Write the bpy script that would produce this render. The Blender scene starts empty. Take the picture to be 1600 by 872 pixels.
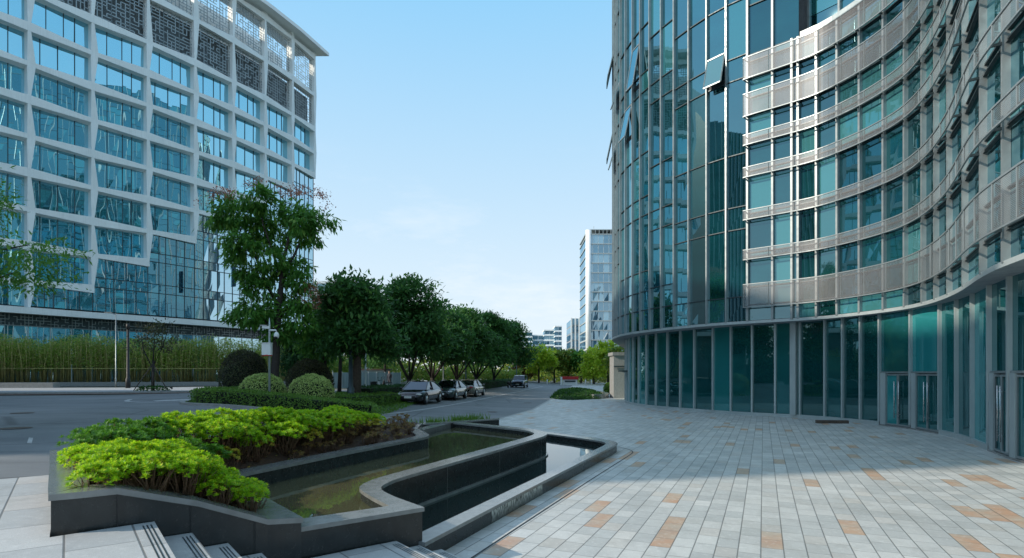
import bpy, bmesh, math, random
from mathutils import Vector, noise as mnoise
R = random.Random(7)
sc = bpy.context.scene
COL = sc.collection
EYE = 2.3; F = 900.0; HOR = 583.0
SUN_DIR = Vector((-0.862, -0.19, 0.47)).normalized()     # towards the sun

# ------------------------------------------------------------------ survey helpers
def P(px, py, z):
    Y = (EYE - z) * F / (py - HOR)
    return ((px - 800) / F * Y, Y)
def XY(px, Y): return ((px - 800) / F * Y, Y)
def ZZ(py, Y): return EYE + (HOR - py) * Y / F
def lerp(a, b, t): return a + (b - a) * t
def interp(tab, v):
    if v <= tab[0][0]: return tab[0][1]
    for (a, b), (c, d) in zip(tab, tab[1:]):
        if v <= c: return b + (d - b) * (v - a) / (c - a)
    return tab[-1][1]
RTAB = [(-30, -3.0), (16, -3.0), (20.5, -2.0), (29.3, -.67), (36.3, 1.2), (51, 3.4), (61, 4.8), (103, 10.7), (160, 18)]
WTAB = [(8, 3.5), (20, 9), (27, 13), (38, 18), (200, 22)]
def g(x, y):
    t = (interp(RTAB, y) - x) / interp(WTAB, y)
    t = min(1, max(0, t))
    return .9 * t * t * (3 - 2 * t)

# ------------------------------------------------------------------ materials
def new_mat(name):
    m = bpy.data.materials.new(name); m.use_nodes = True
    nt = m.node_tree
    for n in list(nt.nodes): nt.nodes.remove(n)
    out = nt.nodes.new('ShaderNodeOutputMaterial')
    return m, nt, out
class NB:
    def __init__(s, nt): s.nt = nt
    def n(s, t, **kw):
        nd = s.nt.nodes.new(t)
        for k, v in kw.items(): setattr(nd, k, v)
        return nd
    def l(s, a, b): s.nt.links.new(a, b)
    def setin(s, sock, v):
        if hasattr(v, 'links') or isinstance(v, bpy.types.NodeSocket): s.l(v, sock)
        else: sock.default_value = v
    def math(s, op, a, b=0.0, c=None):
        nd = s.n('ShaderNodeMath', operation=op)
        s.setin(nd.inputs[0], a); s.setin(nd.inputs[1], b)
        if c is not None: s.setin(nd.inputs[2], c)
        return nd.outputs[0]
    def mix(s, fac, a, b, blend='MIX'):
        nd = s.n('ShaderNodeMix', data_type='RGBA', blend_type=blend)
        s.setin(nd.inputs[0], fac); s.setin(nd.inputs[6], a); s.setin(nd.inputs[7], b)
        return nd.outputs[2]
    def coord(s, kind='Object'):
        return s.n('ShaderNodeTexCoord').outputs[kind]
    def pos(s): return s.n('ShaderNodeNewGeometry').outputs['Position']
    def noise(s, vec, scale, detail=4, rough=.55, scl=None):
        if scl is not None:
            mp = s.n('ShaderNodeMapping'); s.l(vec, mp.inputs[0]); mp.inputs['Scale'].default_value = scl; vec = mp.outputs[0]
        nd = s.n('ShaderNodeTexNoise'); s.l(vec, nd.inputs['Vector'])
        nd.inputs['Scale'].default_value = scale; nd.inputs['Detail'].default_value = detail; nd.inputs['Roughness'].default_value = rough
        return nd.outputs['Fac']
    def ramp(s, fac, lo, hi, a=0.0, b=1.0):
        nd = s.n('ShaderNodeMapRange'); s.setin(nd.inputs[0], fac)
        nd.inputs[1].default_value = lo; nd.inputs[2].default_value = hi
        nd.inputs[3].default_value = a; nd.inputs[4].default_value = b
        return nd.outputs[0]
    def white(s, vec):
        nd = s.n('ShaderNodeTexWhiteNoise', noise_dimensions='3D'); s.l(vec, nd.inputs[0]); return nd.outputs['Value']
    def comb(s, x, y, z=0.0):
        nd = s.n('ShaderNodeCombineXYZ'); s.setin(nd.inputs[0], x); s.setin(nd.inputs[1], y); s.setin(nd.inputs[2], z); return nd.outputs[0]
    def sep(s, v):
        nd = s.n('ShaderNodeSeparateXYZ'); s.l(v, nd.inputs[0]); return nd.outputs
    def island(s): return s.n('ShaderNodeNewGeometry').outputs['Random Per Island']
    def bump(s, h, strength, dist):
        nd = s.n('ShaderNodeBump'); s.l(h, nd.inputs['Height']); nd.inputs['Strength'].default_value = strength; nd.inputs['Distance'].default_value = dist
        return nd.outputs[0]
def C(*c): return (c[0], c[1], c[2], 1.0)

def pmat(name, c1, c2=None, rough=.6, metal=0.0, nscale=3.0, bump=0.0, bscale=40, island=0.0, spec=.5, rvar=0.1, streak=0.0):
    m, nt, out = new_mat(name); b = NB(nt)
    p = b.n('ShaderNodeBsdfPrincipled'); b.l(p.outputs[0], out.inputs[0])
    c2 = c2 or tuple(x * .75 for x in c1)
    v = b.pos()
    f = b.ramp(b.noise(v, nscale, 5, .6), .3, .7)
    col = b.mix(f, C(*c1), C(*c2))
    if streak:
        s_ = b.ramp(b.noise(v, 1.0, 4, .6, (9, 9, .5)), .5, .75, 0, streak)
        col = b.mix(s_, col, C(*[x * .45 for x in c1]))
    if island:
        col = b.mix(b.ramp(b.island(), 0, 1, 0, island), col, C(*[x * .4 for x in c1]))
    b.l(col, p.inputs['Base Color'])
    p.inputs['Metallic'].default_value = metal
    p.inputs['Specular IOR Level'].default_value = spec
    b.l(b.ramp(b.noise(v, nscale * 2.3, 3), .3, .7, max(0, rough - rvar), min(1, rough + rvar)), p.inputs['Roughness'])
    if bump: b.l(b.bump(b.noise(v, bscale, 4), bump, .02), p.inputs['Normal'])
    return m

def glass(name, dark, light, gloss, f0=.35, rough=.015, wave=0.0, wscale=.6, blinds=.25, power=2.5):
    m, nt, out = new_mat(name); b = NB(nt)
    v = b.pos()
    isl = b.math('FRACT', b.math('ADD', b.island(), b.n('ShaderNodeObjectInfo').outputs['Random']))
    z = b.sep(v)[2]
    inter = b.ramp(b.noise(v, .35, 3, .6, (1, 1, 2.0)), .35, .7)
    col = b.mix(inter, C(*dark), C(*[x * .5 for x in dark]))
    col = b.mix(b.ramp(b.math('FRACT', b.math('MULTIPLY', isl, 7.7)), .3, .8, 0, .75), col, C(*[x * .25 for x in dark]))
    col = b.mix(b.ramp(isl, 1 - blinds, 1 - blinds * .7, 0, .8), col, C(*light))
    d = b.n('ShaderNodeBsdfDiffuse'); b.l(col, d.inputs[0])
    gl = b.n('ShaderNodeBsdfGlossy'); gl.inputs['Color'].default_value = C(*gloss); gl.inputs['Roughness'].default_value = rough
    if wave:
        bn = b.bump(b.noise(v, wscale, 0, .5, (1, 1, .28)), wave, .2)
        b.l(bn, gl.inputs['Normal'])
    lw = b.n('ShaderNodeLayerWeight'); lw.inputs[0].default_value = .5
    fac = b.math('POWER', lw.outputs['Facing'], power)
    fac = b.math('MULTIPLY_ADD', fac, 1 - f0, f0)
    ms = b.n('ShaderNodeMixShader'); b.l(fac, ms.inputs[0]); b.l(d.outputs[0], ms.inputs[1]); b.l(gl.outputs[0], ms.inputs[2])
    b.l(ms.outputs[0], out.inputs[0])
    return m

def leaf(name, c1, c2, c3=None, transl=.35, third=.12, patch=.5, pscale=.8):
    m, nt, out = new_mat(name); b = NB(nt)
    isl = b.island()
    col = b.mix(isl, C(*c1), C(*c2))
    if c3: col = b.mix(b.ramp(b.math('FRACT', b.math('MULTIPLY', isl, 17.31)), 1 - third, 1 - third * .8), col, C(*c3))
    pn = b.ramp(b.noise(b.pos(), pscale, 3), .35, .65, 0, patch)
    col = b.mix(pn, col, C(*[x * .55 for x in c1]))
    p = b.n('ShaderNodeBsdfPrincipled'); b.l(col, p.inputs['Base Color'])
    p.inputs['Roughness'].default_value = .55; p.inputs['Specular IOR Level'].default_value = .3
    t = b.n('ShaderNodeBsdfTranslucent'); b.l(b.mix(.5, col, C(*[min(1, x * 1.6) for x in c2])), t.inputs[0])
    ms = b.n('ShaderNodeMixShader'); ms.inputs[0].default_value = transl
    b.l(p.outputs[0], ms.inputs[1]); b.l(t.outputs[0], ms.inputs[2]); b.l(ms.outputs[0], out.inputs[0])
    return m

M = {}
M['concrete'] = pmat('pale_concrete', (.86, .89, .88), (.76, .79, .78), .6, nscale=.5, streak=.2)
M['concrete_dark'] = pmat('dark_grey_concrete', (.30, .32, .34), (.22, .24, .26), .8)  # darker grey concrete for cores, soffit and the striped block
M['bglass'] = glass('blue_window_glass', (.012, .11, .20), (.06, .2, .26), (.46, .86, 1.0), .72, .01, wave=.06, wscale=.7, blinds=.1)
M['cglass'] = glass('curtain_wall_glass', (.02, .11, .16), (.1, .24, .3), (.62, .88, 1.0), .68, .01, wave=.05, wscale=.6, blinds=.12)
M['tglass'] = glass('teal_tower_glass', (.006, .06, .07), (.03, .15, .16), (.46, .74, .82), .38, .008, wave=.04, wscale=.5, blinds=.18)
M['wglass'] = glass('teal_wing_glass', (.007, .06, .066), (.06, .22, .23), (.44, .72, .82), .24, .01, wave=.06, wscale=.6, blinds=.33)
M['gglass'] = glass('shopfront_glass', (.012, .11, .115), (.03, .27, .28), (.55, .86, .9), .15, .008, wave=.03, wscale=.5, blinds=.3, power=3.6)
M['dglass'] = glass('dark_ribbed_glass', (.01, .03, .05), (.03, .08, .1), (.35, .5, .6), .2, .03, wave=.1)
M['fglass'] = glass('far_tower_glass', (.03, .11, .17), (.25, .38, .44), (.5, .72, .85), .4, .02, wave=.2, blinds=.3)
M['mull'] = pmat('satin_aluminium', (.33, .365, .37), (.26, .29, .30), .38, .5, nscale=2)
M['mull2'] = pmat('pale_metal_panel', (.46, .51, .51), (.38, .43, .44), .45, .35, nscale=.8, streak=.25)
M['mdark'] = pmat('dark_frame_metal', (.05, .07, .08), (.03, .045, .05), .45, .4)
M['slate'] = pmat('slate_grey_metal', (.12, .14, .15), (.09, .105, .11), .6)
M['steel'] = pmat('brushed_steel', (.6, .6, .6), (.5, .5, .5), .25, .9)
M['white'] = pmat('white_paint', (.78, .79, .78), (.7, .7, .69), .4)
M['red'] = pmat('red_paint', (.5, .02, .02), None, .45)
M['black'] = pmat('black_rubber', (.015, .015, .016), None, .6)
M['granite'] = pmat('dark_polished_granite', (.026, .029, .029), (.014, .017, .017), .22, nscale=7, bump=.04, bscale=90, rvar=.08, streak=.7, spec=.5)
M['coping'] = pmat('grey_honed_granite', (.21, .215, .21), (.14, .145, .14), .17, nscale=7, bump=.04, bscale=120, rvar=.06, spec=1.0)
M['lightcop'] = pmat('pale_granite_kerb', (.30, .30, .29), (.22, .22, .21), .55, nscale=6, bump=.1)
M['soil'] = pmat('red_brown_soil', (.075, .035, .02), (.035, .02, .014), .95, nscale=14, bump=.9, bscale=30)
M['bark'] = pmat('grey_bark', (.10, .075, .055), (.05, .038, .03), .9, nscale=8, bump=.7, bscale=20, streak=.5)
M['barkd'] = pmat('dark_bark', (.045, .035, .03), (.025, .02, .018), .9, nscale=8, bump=.7)
M['stem'] = pmat('red_brown_stem', (.16, .085, .045), (.08, .045, .025), .8, nscale=10)
M['culm'] = pmat('bamboo_culm', (.62, .52, .20), (.42, .42, .14), .55, nscale=1.5, island=.7)
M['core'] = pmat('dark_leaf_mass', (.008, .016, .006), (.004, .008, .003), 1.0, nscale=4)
M['lf_dark'] = leaf('dark_glossy_leaves', (.032, .10, .03), (.075, .20, .05), (.13, .27, .05), .42, .15, .5, .5)
M['lf_dark2'] = leaf('deep_green_leaves', (.025, .08, .025), (.05, .14, .035), None, .3, patch=.5, pscale=.5)
M['lf_golden'] = leaf('mid_green_leaflets', (.045, .16, .028), (.13, .31, .05), (.22, .38, .06), .42, .14, .45, .7)
M['lf_red'] = leaf('dull_red_seed_pods', (.36, .12, .08), (.48, .22, .15), (.2, .1, .06), .3)
M['lf_lime'] = leaf('lime_shrub_leaves', (.13, .34, .01), (.38, .60, .015), (.66, .62, .03), .45, .2, .3, 2.2)
M['lf_yel'] = leaf('yellow_shrub_leaves', (.42, .36, .03), (.52, .40, .05), (.25, .36, .02), .35, .3, .2, 2)
M['lf_shade'] = leaf('shade_dimmed_shrub_leaves', (.05, .17, .012), (.11, .28, .015), None, .3, patch=.35)  # darker green puts the back corner's shade into the leaf colour
M['lf_dry'] = leaf('dry_reddish_leaves', (.16, .10, .03), (.25, .12, .05), (.3, .3, .05), .3, .3)
M['lf_pale'] = leaf('variegated_pale_leaves', (.32, .46, .10), (.62, .72, .28), (.06, .13, .03), .25, .25, .3, 3)
M['lf_hedge'] = leaf('box_hedge_leaves', (.075, .17, .025), (.16, .29, .04), None, .25, patch=.5, pscale=1.5)
M['lf_purple'] = leaf('purple_tinged_leaves', (.06, .045, .03), (.07, .10, .03), None, .2)
M['lf_bamb'] = leaf('bamboo_leaves', (.14, .28, .035), (.36, .46, .09), (.58, .54, .18), .45, .2, .45, .35)
M['lf_sun'] = leaf('sunlit_yellow_green_leaves', (.25, .42, .03), (.50, .62, .05), (.6, .56, .08), .4, .15, .35, .3)  # sunlit brightness of the far trees put into the leaf colour
M['lf_wood'] = leaf('distant_wood_leaves', (.09, .19, .03), (.25, .34, .05), (.5, .4, .08), .35, .18, .5, .15)
M['grass'] = leaf('ground_cover_leaves', (.02, .07, .01), (.05, .15, .02), None, .3)
M['gravel'] = pmat('verge_ground', (.10, .10, .08), (.06, .07, .045), .95, nscale=.8, bump=.4)
M['sidewalk'] = pmat('pale_sidewalk', (.34, .35, .36), (.27, .28, .29), .8, nscale=2)
M['paint'] = pmat('worn_road_paint', (.5, .5, .5), (.3, .3, .3), .7, nscale=5)
M['redpaint'] = pmat('red_lane_paint', (.38, .11, .06), (.25, .08, .05), .8, nscale=3)
M['fence'] = pmat('blue_white_sheet_metal', (.34, .43, .47), (.27, .36, .40), .55, nscale=1.2, streak=.4)
M['wood'] = pmat('weathered_timber', (.12, .09, .07), (.07, .055, .045), .85, nscale=6)

# asphalt
m, nt, out = new_mat('worn_asphalt'); b = NB(nt); v = b.pos()
p = b.n('ShaderNodeBsdfPrincipled'); b.l(p.outputs[0], out.inputs[0])
c = b.mix(b.ramp(b.noise(v, .35, 5, .6), .35, .68), C(.12, .128, .136), C(.18, .188, .195))
c = b.mix(b.ramp(b.noise(v, 60, 2), .45, .75, 0, .6), c, C(.16, .165, .17))
c = b.mix(b.ramp(b.noise(v, .5, 3, .6, (.25, 2.2, 1)), .56, .66, 0, .35), c, C(.04, .043, .046))
c = b.mix(b.ramp(b.noise(v, .16, 3, .5, (.4, 1.6, 1)), .54, .57, 0, .28), c, C(.24, .245, .25))  # pale dapples of light put into the asphalt colour
vo = b.n('ShaderNodeTexVoronoi', feature='DISTANCE_TO_EDGE'); b.l(v, vo.inputs['Vector']); vo.inputs['Scale'].default_value = .22
c = b.mix(b.ramp(vo.outputs['Distance'], .004, .012, .5, 0), c, C(.03, .03, .032))
b.l(c, p.inputs['Base Color']); p.inputs['Roughness'].default_value = .72
b.l(b.bump(b.noise(v, 90, 3), .35, .01), p.inputs['Normal']); M['asphalt'] = m

# plaza pavers: rows run along (0.4, 0.917)
def paver(name, du, dv, wrow, lcol, base1, base2, orange, jcol, ofs=0.3):
    m, nt, out = new_mat(name); b = NB(nt); v = b.pos(); s = b.sep(v)
    u = b.math('ADD', b.math('MULTIPLY', s[0], du[0]), b.math('MULTIPLY', s[1], du[1]))
    w = b.math('ADD', b.math('MULTIPLY', s[0], dv[0]), b.math('MULTIPLY', s[1], dv[1]))
    w = b.math('ADD', w, ofs)
    rv = b.math('DIVIDE', w, wrow); row = b.math('FLOOR', rv); fr = b.math('FRACT', rv)
    off = b.math('MULTIPLY', b.white(b.comb(row, 3.7, 1.0)), 1.0)
    cu = b.math('ADD', b.math('DIVIDE', u, lcol), b.math('MULTIPLY', off, 5)); cc = b.math('FLOOR', cu); fc = b.math('FRACT', cu)
    tone = b.white(b.comb(row, cc, 0.0))
    col = b.mix(tone, C(*base1), C(*base2))
    tone2 = b.white(b.comb(row, cc, 9.0))
    col = b.mix(b.ramp(tone2, .8, .95, 0, .5), col, C(base1[0] * 1.1, base1[1] * .98, base1[2] * .88))
    if orange:
        oc = b.math('FLOOR', b.math('MULTIPLY', cc, .5))
        om = b.white(b.comb(row, oc, 5.0))
        col = b.mix(b.math('GREATER_THAN', om, 1 - orange), col, b.mix(b.ramp(b.noise(v, 2.5, 4), .35, .65), C(.52, .27, .14), C(.50, .38, .27)))
    col = b.mix(b.ramp(b.noise(v, .5, 4, .6), .35, .75, 0, .35), col, C(*[x * .6 for x in base1]))
    col = b.mix(b.ramp(b.noise(v, 2.2, 5, .7), .5, .7, 0, .3), col, C(*[x * .5 for x in base1]))
    col = b.mix(b.ramp(b.noise(v, 130, 2), .4, .7, 0, .45), col, C(*[x * .55 for x in base1]))
    col = b.mix(b.ramp(b.noise(v, .9, 6, .75, (1, .6, 1)), .52, .62, 0, .22), col, C(base1[0] * .6, base1[1] * .55, base1[2] * .48))
    col = b.mix(b.ramp(b.noise(v, 14, 3), .55, .75, 0, .25), col, C(*[min(1, x * 1.35) for x in base2]))
    def edge(f, width, size):
        e = b.math('MINIMUM', f, b.math('SUBTRACT', 1.0, f)); return b.ramp(e, width / size * .4, width / size, 1, 0)
    j = b.math('MAXIMUM', edge(fr, .011, wrow), b.math('MULTIPLY', edge(fc, .009, lcol), .85))
    col = b.mix(b.math('MULTIPLY', j, .7), col, C(*jcol))
    p = b.n('ShaderNodeBsdfPrincipled'); b.l(p.outputs[0], out.inputs[0]); b.l(col, p.inputs['Base Color'])
    b.l(b.ramp(tone2, 0, 1, .42, .62), p.inputs['Roughness'])
    h = b.math('ADD', b.math('MULTIPLY', b.noise(v, 70, 3), .3), b.math('MULTIPLY', j, -1.0))
    h = b.math('ADD', h, b.math('MULTIPLY', tone, .3))
    b.l(b.bump(h, .35, .008), p.inputs['Normal'])
    return m
M['plaza'] = paver('granite_pavers', (.4, .917), (.917, -.4), .273, .43, (.44, .445, .43), (.62, .61, .58), .06, (.06, .06, .055))
M['landing'] = paver('granite_slabs', (-.61, .79), (.79, .61), .48, .85, (.42, .43, .43), (.55, .55, .54), 0, (.04, .04, .04), .02)

# perforated metal screen
m, nt, out = new_mat('perforated_metal_screen'); b = NB(nt); v = b.pos(); s = b.sep(v)
p = b.n('ShaderNodeBsdfPrincipled'); p.inputs['Base Color'].default_value = C(.60, .60, .59); p.inputs['Metallic'].default_value = .3; p.inputs['Roughness'].default_value = .45
c_ = b.mix(b.ramp(b.noise(v, .6, 3), .3, .7), C(.36, .36, .37), C(.27, .275, .28)); b.l(c_, p.inputs['Base Color'])
tr = b.n('ShaderNodeBsdfTransparent')
st = b.math('FRACT', b.math('MULTIPLY', s[2], 24.0)); sl = b.ramp(b.math('ABSOLUTE', b.math('SUBTRACT', st, .5)), .14, .26, .85, .52)
ms = b.n('ShaderNodeMixShader'); b.l(sl, ms.inputs[0]); b.l(p.outputs[0], ms.inputs[1]); b.l(tr.outputs[0], ms.inputs[2]); b.l(ms.outputs[0], out.inputs[0]); M['perf'] = m

# water
def water(name, body, f0):
    m, nt, out = new_mat(name); b = NB(nt); v = b.pos()
    d = b.n('ShaderNodeBsdfDiffuse'); b.l(b.mix(b.ramp(b.noise(v, 1.3, 5, .65), .35, .7), C(*body), C(*[x * .78 for x in body])), d.inputs[0])
    gl = b.n('ShaderNodeBsdfGlossy'); gl.inputs['Roughness'].default_value = .012; gl.inputs['Color'].default_value = C(.92, .96, .97)
    bn = b.bump(b.noise(v, 3.0, 3, .5), .025, .05); b.l(bn, gl.inputs['Normal'])
    fr = b.n('ShaderNodeFresnel'); fr.inputs[0].default_value = 1.36
    ms = b.n('ShaderNodeMixShader'); b.l(b.math('MULTIPLY_ADD', fr.outputs[0], 1.0 - f0, f0), ms.inputs[0])
    b.l(d.outputs[0], ms.inputs[1]); b.l(gl.outputs[0], ms.inputs[2]); b.l(ms.outputs[0], out.inputs[0]); return m
M['water_up'] = water('murky_green_water', (.085, .082, .045), .10)
M['water_lo'] = water('dark_clear_water', (.012, .022, .022), .10)

# stained granite: white lime streaks on part of the low wall
m, nt, out = new_mat('lime_streaked_granite'); b = NB(nt); v = b.pos(); s = b.sep(v)
p = b.n('ShaderNodeBsdfPrincipled'); b.l(p.outputs[0], out.inputs[0])
al = b.math('ADD', b.math('MULTIPLY', s[0], .39), b.math('MULTIPLY', s[1], .92))
stn = b.ramp(b.noise(b.comb(al, b.math('MULTIPLY', s[2], .35), 0.0), 26, 4, .6), .42, .56)
stn = b.math('MULTIPLY', stn, b.ramp(s[2], .02, .16, .1, .9))
b.l(b.mix(stn, C(.05, .055, .052), C(.52, .53, .50)), p.inputs['Base Color']); p.inputs['Roughness'].default_value = .5; M['stain'] = m

def carpaint(name, col, metal=.5):
    m, nt, out = new_mat(name); b = NB(nt)
    p = b.n('ShaderNodeBsdfPrincipled'); b.l(p.outputs[0], out.inputs[0])
    b.l(b.mix(b.ramp(b.noise(b.pos(), 2, 3), .3, .7), C(*col), C(*[x * .8 for x in col])), p.inputs['Base Color'])
    p.inputs['Metallic'].default_value = metal; p.inputs['Roughness'].default_value = .25; p.inputs['Coat Weight'].default_value = .8
    return m
M['car_black'] = carpaint('black_car_paint', (.012, .013, .015))
M['car_grey'] = carpaint('grey_green_car_paint', (.04, .055, .055))
M['car_silver'] = carpaint('champagne_car_paint', (.22, .21, .185))
M['car_blue'] = carpaint('pale_blue_car_paint', (.10, .14, .19))
M['carglass'] = glass('car_window_glass', (.008, .012, .014), (.02, .03, .03), (.45, .52, .58), .12, .01, blinds=.05)
def emis_like(name, col): return pmat(name, col, None, .2)
M['lampglass'] = emis_like('clear_lamp_lens', (.6, .62, .62)); M['taillens'] = emis_like('red_lamp_lens', (.35, .02, .02))

# ------------------------------------------------------------------ mesh builder
class MB:
    def __init__(s): s.v = []; s.f = []; s.mi = []; s.sm = []
    def add(s, verts, faces, mi=0, smooth=False):
        o = len(s.v); s.v.extend(verts)
        for f in faces: s.f.append(tuple(i + o for i in f)); s.mi.append(mi); s.sm.append(smooth)
    def quad(s, a, b, c, d, mi=0): s.add([a, b, c, d], [(0, 1, 2, 3)], mi)
    def box(s, c, d, ang=0, mi=0):
        cx, cy, cz = c; x, y, z = d[0] / 2, d[1] / 2, d[2] / 2; ca, sa = math.cos(ang), math.sin(ang)
        vs = []
        for sz in (-z, z):
            for sx, sy in ((-x, -y), (x, -y), (x, y), (-x, y)):
                vs.append((cx + sx * ca - sy * sa, cy + sx * sa + sy * ca, cz + sz))
        s.add(vs, [(0, 3, 2, 1), (4, 5, 6, 7), (0, 1, 5, 4), (1, 2, 6, 5), (2, 3, 7, 6), (3, 0, 4, 7)], mi)
    def beam(s, a, b_, w, h, mi=0, up=(0, 0, 1)):      # box between two points
        a = Vector(a); b_ = Vector(b_); d = (b_ - a)
        if d.length < 1e-6: return
        d.normalize(); up = Vector(up)
        if abs(d.dot(up)) > .95: up = Vector((1, 0, 0))
        x = d.cross(up).normalized() * w / 2; y = x.cross(d).normalized() * h / 2
        vs = [tuple(q + sx * x + sy * y) for q in (a, b_) for sx, sy in ((-1, -1), (1, -1), (1, 1), (-1, 1))]
        s.add(vs, [(0, 3, 2, 1), (4, 5, 6, 7), (0, 1, 5, 4), (1, 2, 6, 5), (2, 3, 7, 6), (3, 0, 4, 7)], mi)
    def tube(s, pts, rad, n=8, mi=0, smooth=True):
        pts = [Vector(p) for p in pts]; rings = []
        for i, p_ in enumerate(pts):
            d = (pts[min(i + 1, len(pts) - 1)] - pts[max(i - 1, 0)]).normalized()
            up = Vector((0, 0, 1)) if abs(d.z) < .9 else Vector((1, 0, 0))
            x = d.cross(up).normalized(); y = x.cross(d)
            r = rad[i] if isinstance(rad, (list, tuple)) else rad
            rings.append([tuple(p_ + (x * math.cos(t) + y * math.sin(t)) * r) for t in [2 * math.pi * k / n for k in range(n)]])
        vs = [q for r in rings for q in r]; fs = []
        for i in range(len(rings) - 1):
            for k in range(n):
                a = i * n + k; b_ = i * n + (k + 1) % n; fs.append((a, b_, b_ + n, a + n))
        fs.append(tuple(range(n - 1, -1, -1))); fs.append(tuple(range((len(rings) - 1) * n, len(rings) * n)))
        s.add(vs, fs, mi, smooth)
    def prism(s, poly, z0, z1, mi=0, top=True, topmi=None):
        n = len(poly)
        z0f = z0 if callable(z0) else (lambda i: z0); z1f = z1 if callable(z1) else (lambda i: z1)
        vs = [(x, y, z0f(i)) for i, (x, y) in enumerate(poly)] + [(x, y, z1f(i)) for i, (x, y) in enumerate(poly)]
        fs = [(i, (i + 1) % n, (i + 1) % n + n, i + n) for i in range(n)]
        s.add(vs, fs, mi)
        if top: s.add(vs[n:], [tuple(range(n))], mi if topmi is None else topmi)
    def ell(s, c, r, seg=16, rings=10, mi=0, half=False, jit=0, rot=0):
        vs = []; fs = []
        for i in range(rings + 1):
            ph = math.pi * i / rings
            for k in range(seg):
                t = 2 * math.pi * k / seg
                q = Vector((math.sin(ph) * math.cos(t), math.sin(ph) * math.sin(t), math.cos(ph)))
                if jit: q *= 1 + jit * mnoise.noise(q * 3 + Vector(c))
                vs.append((c[0] + q.x * r[0], c[1] + q.y * r[1], c[2] + q.z * r[2]))
        for i in range(rings):
            for k in range(seg):
                a = i * seg + k; b_ = i * seg + (k + 1) % seg; fs.append((a, a + seg, b_ + seg, b_))
        s.add(vs, fs, mi, True)
    def build(s, name, mats, parent=None, loc=None):
        me = bpy.data.meshes.new(name); me.from_pydata(s.v, [], s.f)
        if not isinstance(mats, (list, tuple)): mats = [mats]
        for m_ in mats: me.materials.append(m_)
        me.polygons.foreach_set('material_index', s.mi); me.polygons.foreach_set('use_smooth', s.sm); me.update()
        o = bpy.data.objects.new(name, me); COL.objects.link(o)
        if parent:
            o.parent = parent
            if parent.matrix_basis != o.matrix_basis and loc is None:
                o.matrix_parent_inverse = parent.matrix_basis.inverted()
                
        if loc is not None: o.location = loc
        return o
def tag(o, label=None, cat=None, group=None, kind=None):
    if label: o['label'] = label
    if cat: o['category'] = cat
    if group: o['group'] = group
    if kind: o['kind'] = kind
    return o
def empty(name, loc, label, cat, group=None, rz=0):
    o = bpy.data.objects.new(name, None); COL.objects.link(o); o.location = loc; o.rotation_euler = (0, 0, rz)
    o.empty_display_size = .3
    o.matrix_basis = o.matrix_basis
    return tag(o, label, cat, group)
# parts whose mesh is written in world coordinates are parented with the inverse of the parent's matrix
from mathutils import Matrix
def basis(o): return Matrix.Translation(o.location) @ Matrix.Rotation(o.rotation_euler.z, 4, 'Z')
def wpart(mb, name, mats, parent):
    o = mb.build(name, mats); o.parent = parent; o.matrix_parent_inverse = basis(parent).inverted() if parent.type == 'EMPTY' else Matrix.Identity(4)
    return o
def lpart(mb, name, mats, parent):        # mesh in the parent's own coordinates
    o = mb.build(name, mats); o.parent = parent; return o
def copy_tree(o, parent=None):
    c_ = o.copy(); COL.objects.link(c_)
    if parent: c_.parent = parent; c_.matrix_parent_inverse = o.matrix_parent_inverse
    for ch in list(o.children): copy_tree(ch, c_)
    return c_
def smooth_curve(pts, sub=12):
    pts = [Vector(p_) for p_ in pts]; out_ = []
    for i in range(len(pts) - 1):
        p0 = pts[max(i - 1, 0)]; p1 = pts[i]; p2 = pts[i + 1]; p3 = pts[min(i + 2, len(pts) - 1)]
        for k in range(sub):
            t = k / sub
            out_.append(.5 * ((2 * p1) + (p2 - p0) * t + (2 * p0 - 5 * p1 + 4 * p2 - p3) * t * t + (3 * p1 - p0 - 3 * p2 + p3) * t ** 3))
    out_.append(pts[-1]); return [tuple(p_) for p_ in out_]
def normals2(pl, closed=False):
    out_ = []; n = len(pl)
    for i in range(n):
        a = pl[(i - 1) % n] if closed or i > 0 else pl[i]; b_ = pl[(i + 1) % n] if closed or i < n - 1 else pl[i]
        d = Vector((b_[0] - a[0], b_[1] - a[1])).normalized(); out_.append((d.y, -d.x))
    return out_
def offset(pl, d, closed=False):
    ns = normals2(pl, closed); return [(p_[0] + n_[0] * d, p_[1] + n_[1] * d) for p_, n_ in zip(pl, ns)]
def resample(pl, step):
    out_ = [pl[0]]; acc = 0
    for a, b_ in zip(pl, pl[1:]):
        a = Vector(a[:2]); b_ = Vector(b_[:2]); L = (b_ - a).length; t = 0
        while L > 1e-9 and acc + (L - t) >= step:
            t += step - acc; acc = 0; q = a.lerp(b_, t / L); out_.append((q.x, q.y))
        acc += L - t
    return out_

# ================================================================== GROUND
def sheet(name, xl, xr, ys, nx, mat, dz, zf=g, kind='structure'):
    mb = MB(); vs = []; fs = []
    for j, y in enumerate(ys):
        a, b_ = xl(y), xr(y)
        for i in range(nx + 1):
            x = lerp(a, b_, i / nx); vs.append((x, y, zf(x, y) + dz))
    for j in range(len(ys) - 1):
        for i in range(nx):
            a = j * (nx + 1) + i; fs.append((a, a + 1, a + nx + 2, a + nx + 1))
    mb.add(vs, fs, 0, True); o = mb.build(name, mat); o['kind'] = kind; return o
yg = [-60 + i * 2 for i in range(110)] + [160 + i * 60 for i in range(20)] + [1500, 2500, 4000]
def gz(x, y): return g(x, y) - .05 if y < 200 else -.05 + g(x, 200)
mb = MB(); xs = [-3000, -1200, -500, -200, -120] + [-80 + i * 1.5 for i in range(80)] + [50, 90, 200, 500, 1200, 3000]
vs = [(x, y, gz(x, y) - (.0)) for y in yg for x in xs]; nx = len(xs)
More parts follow.
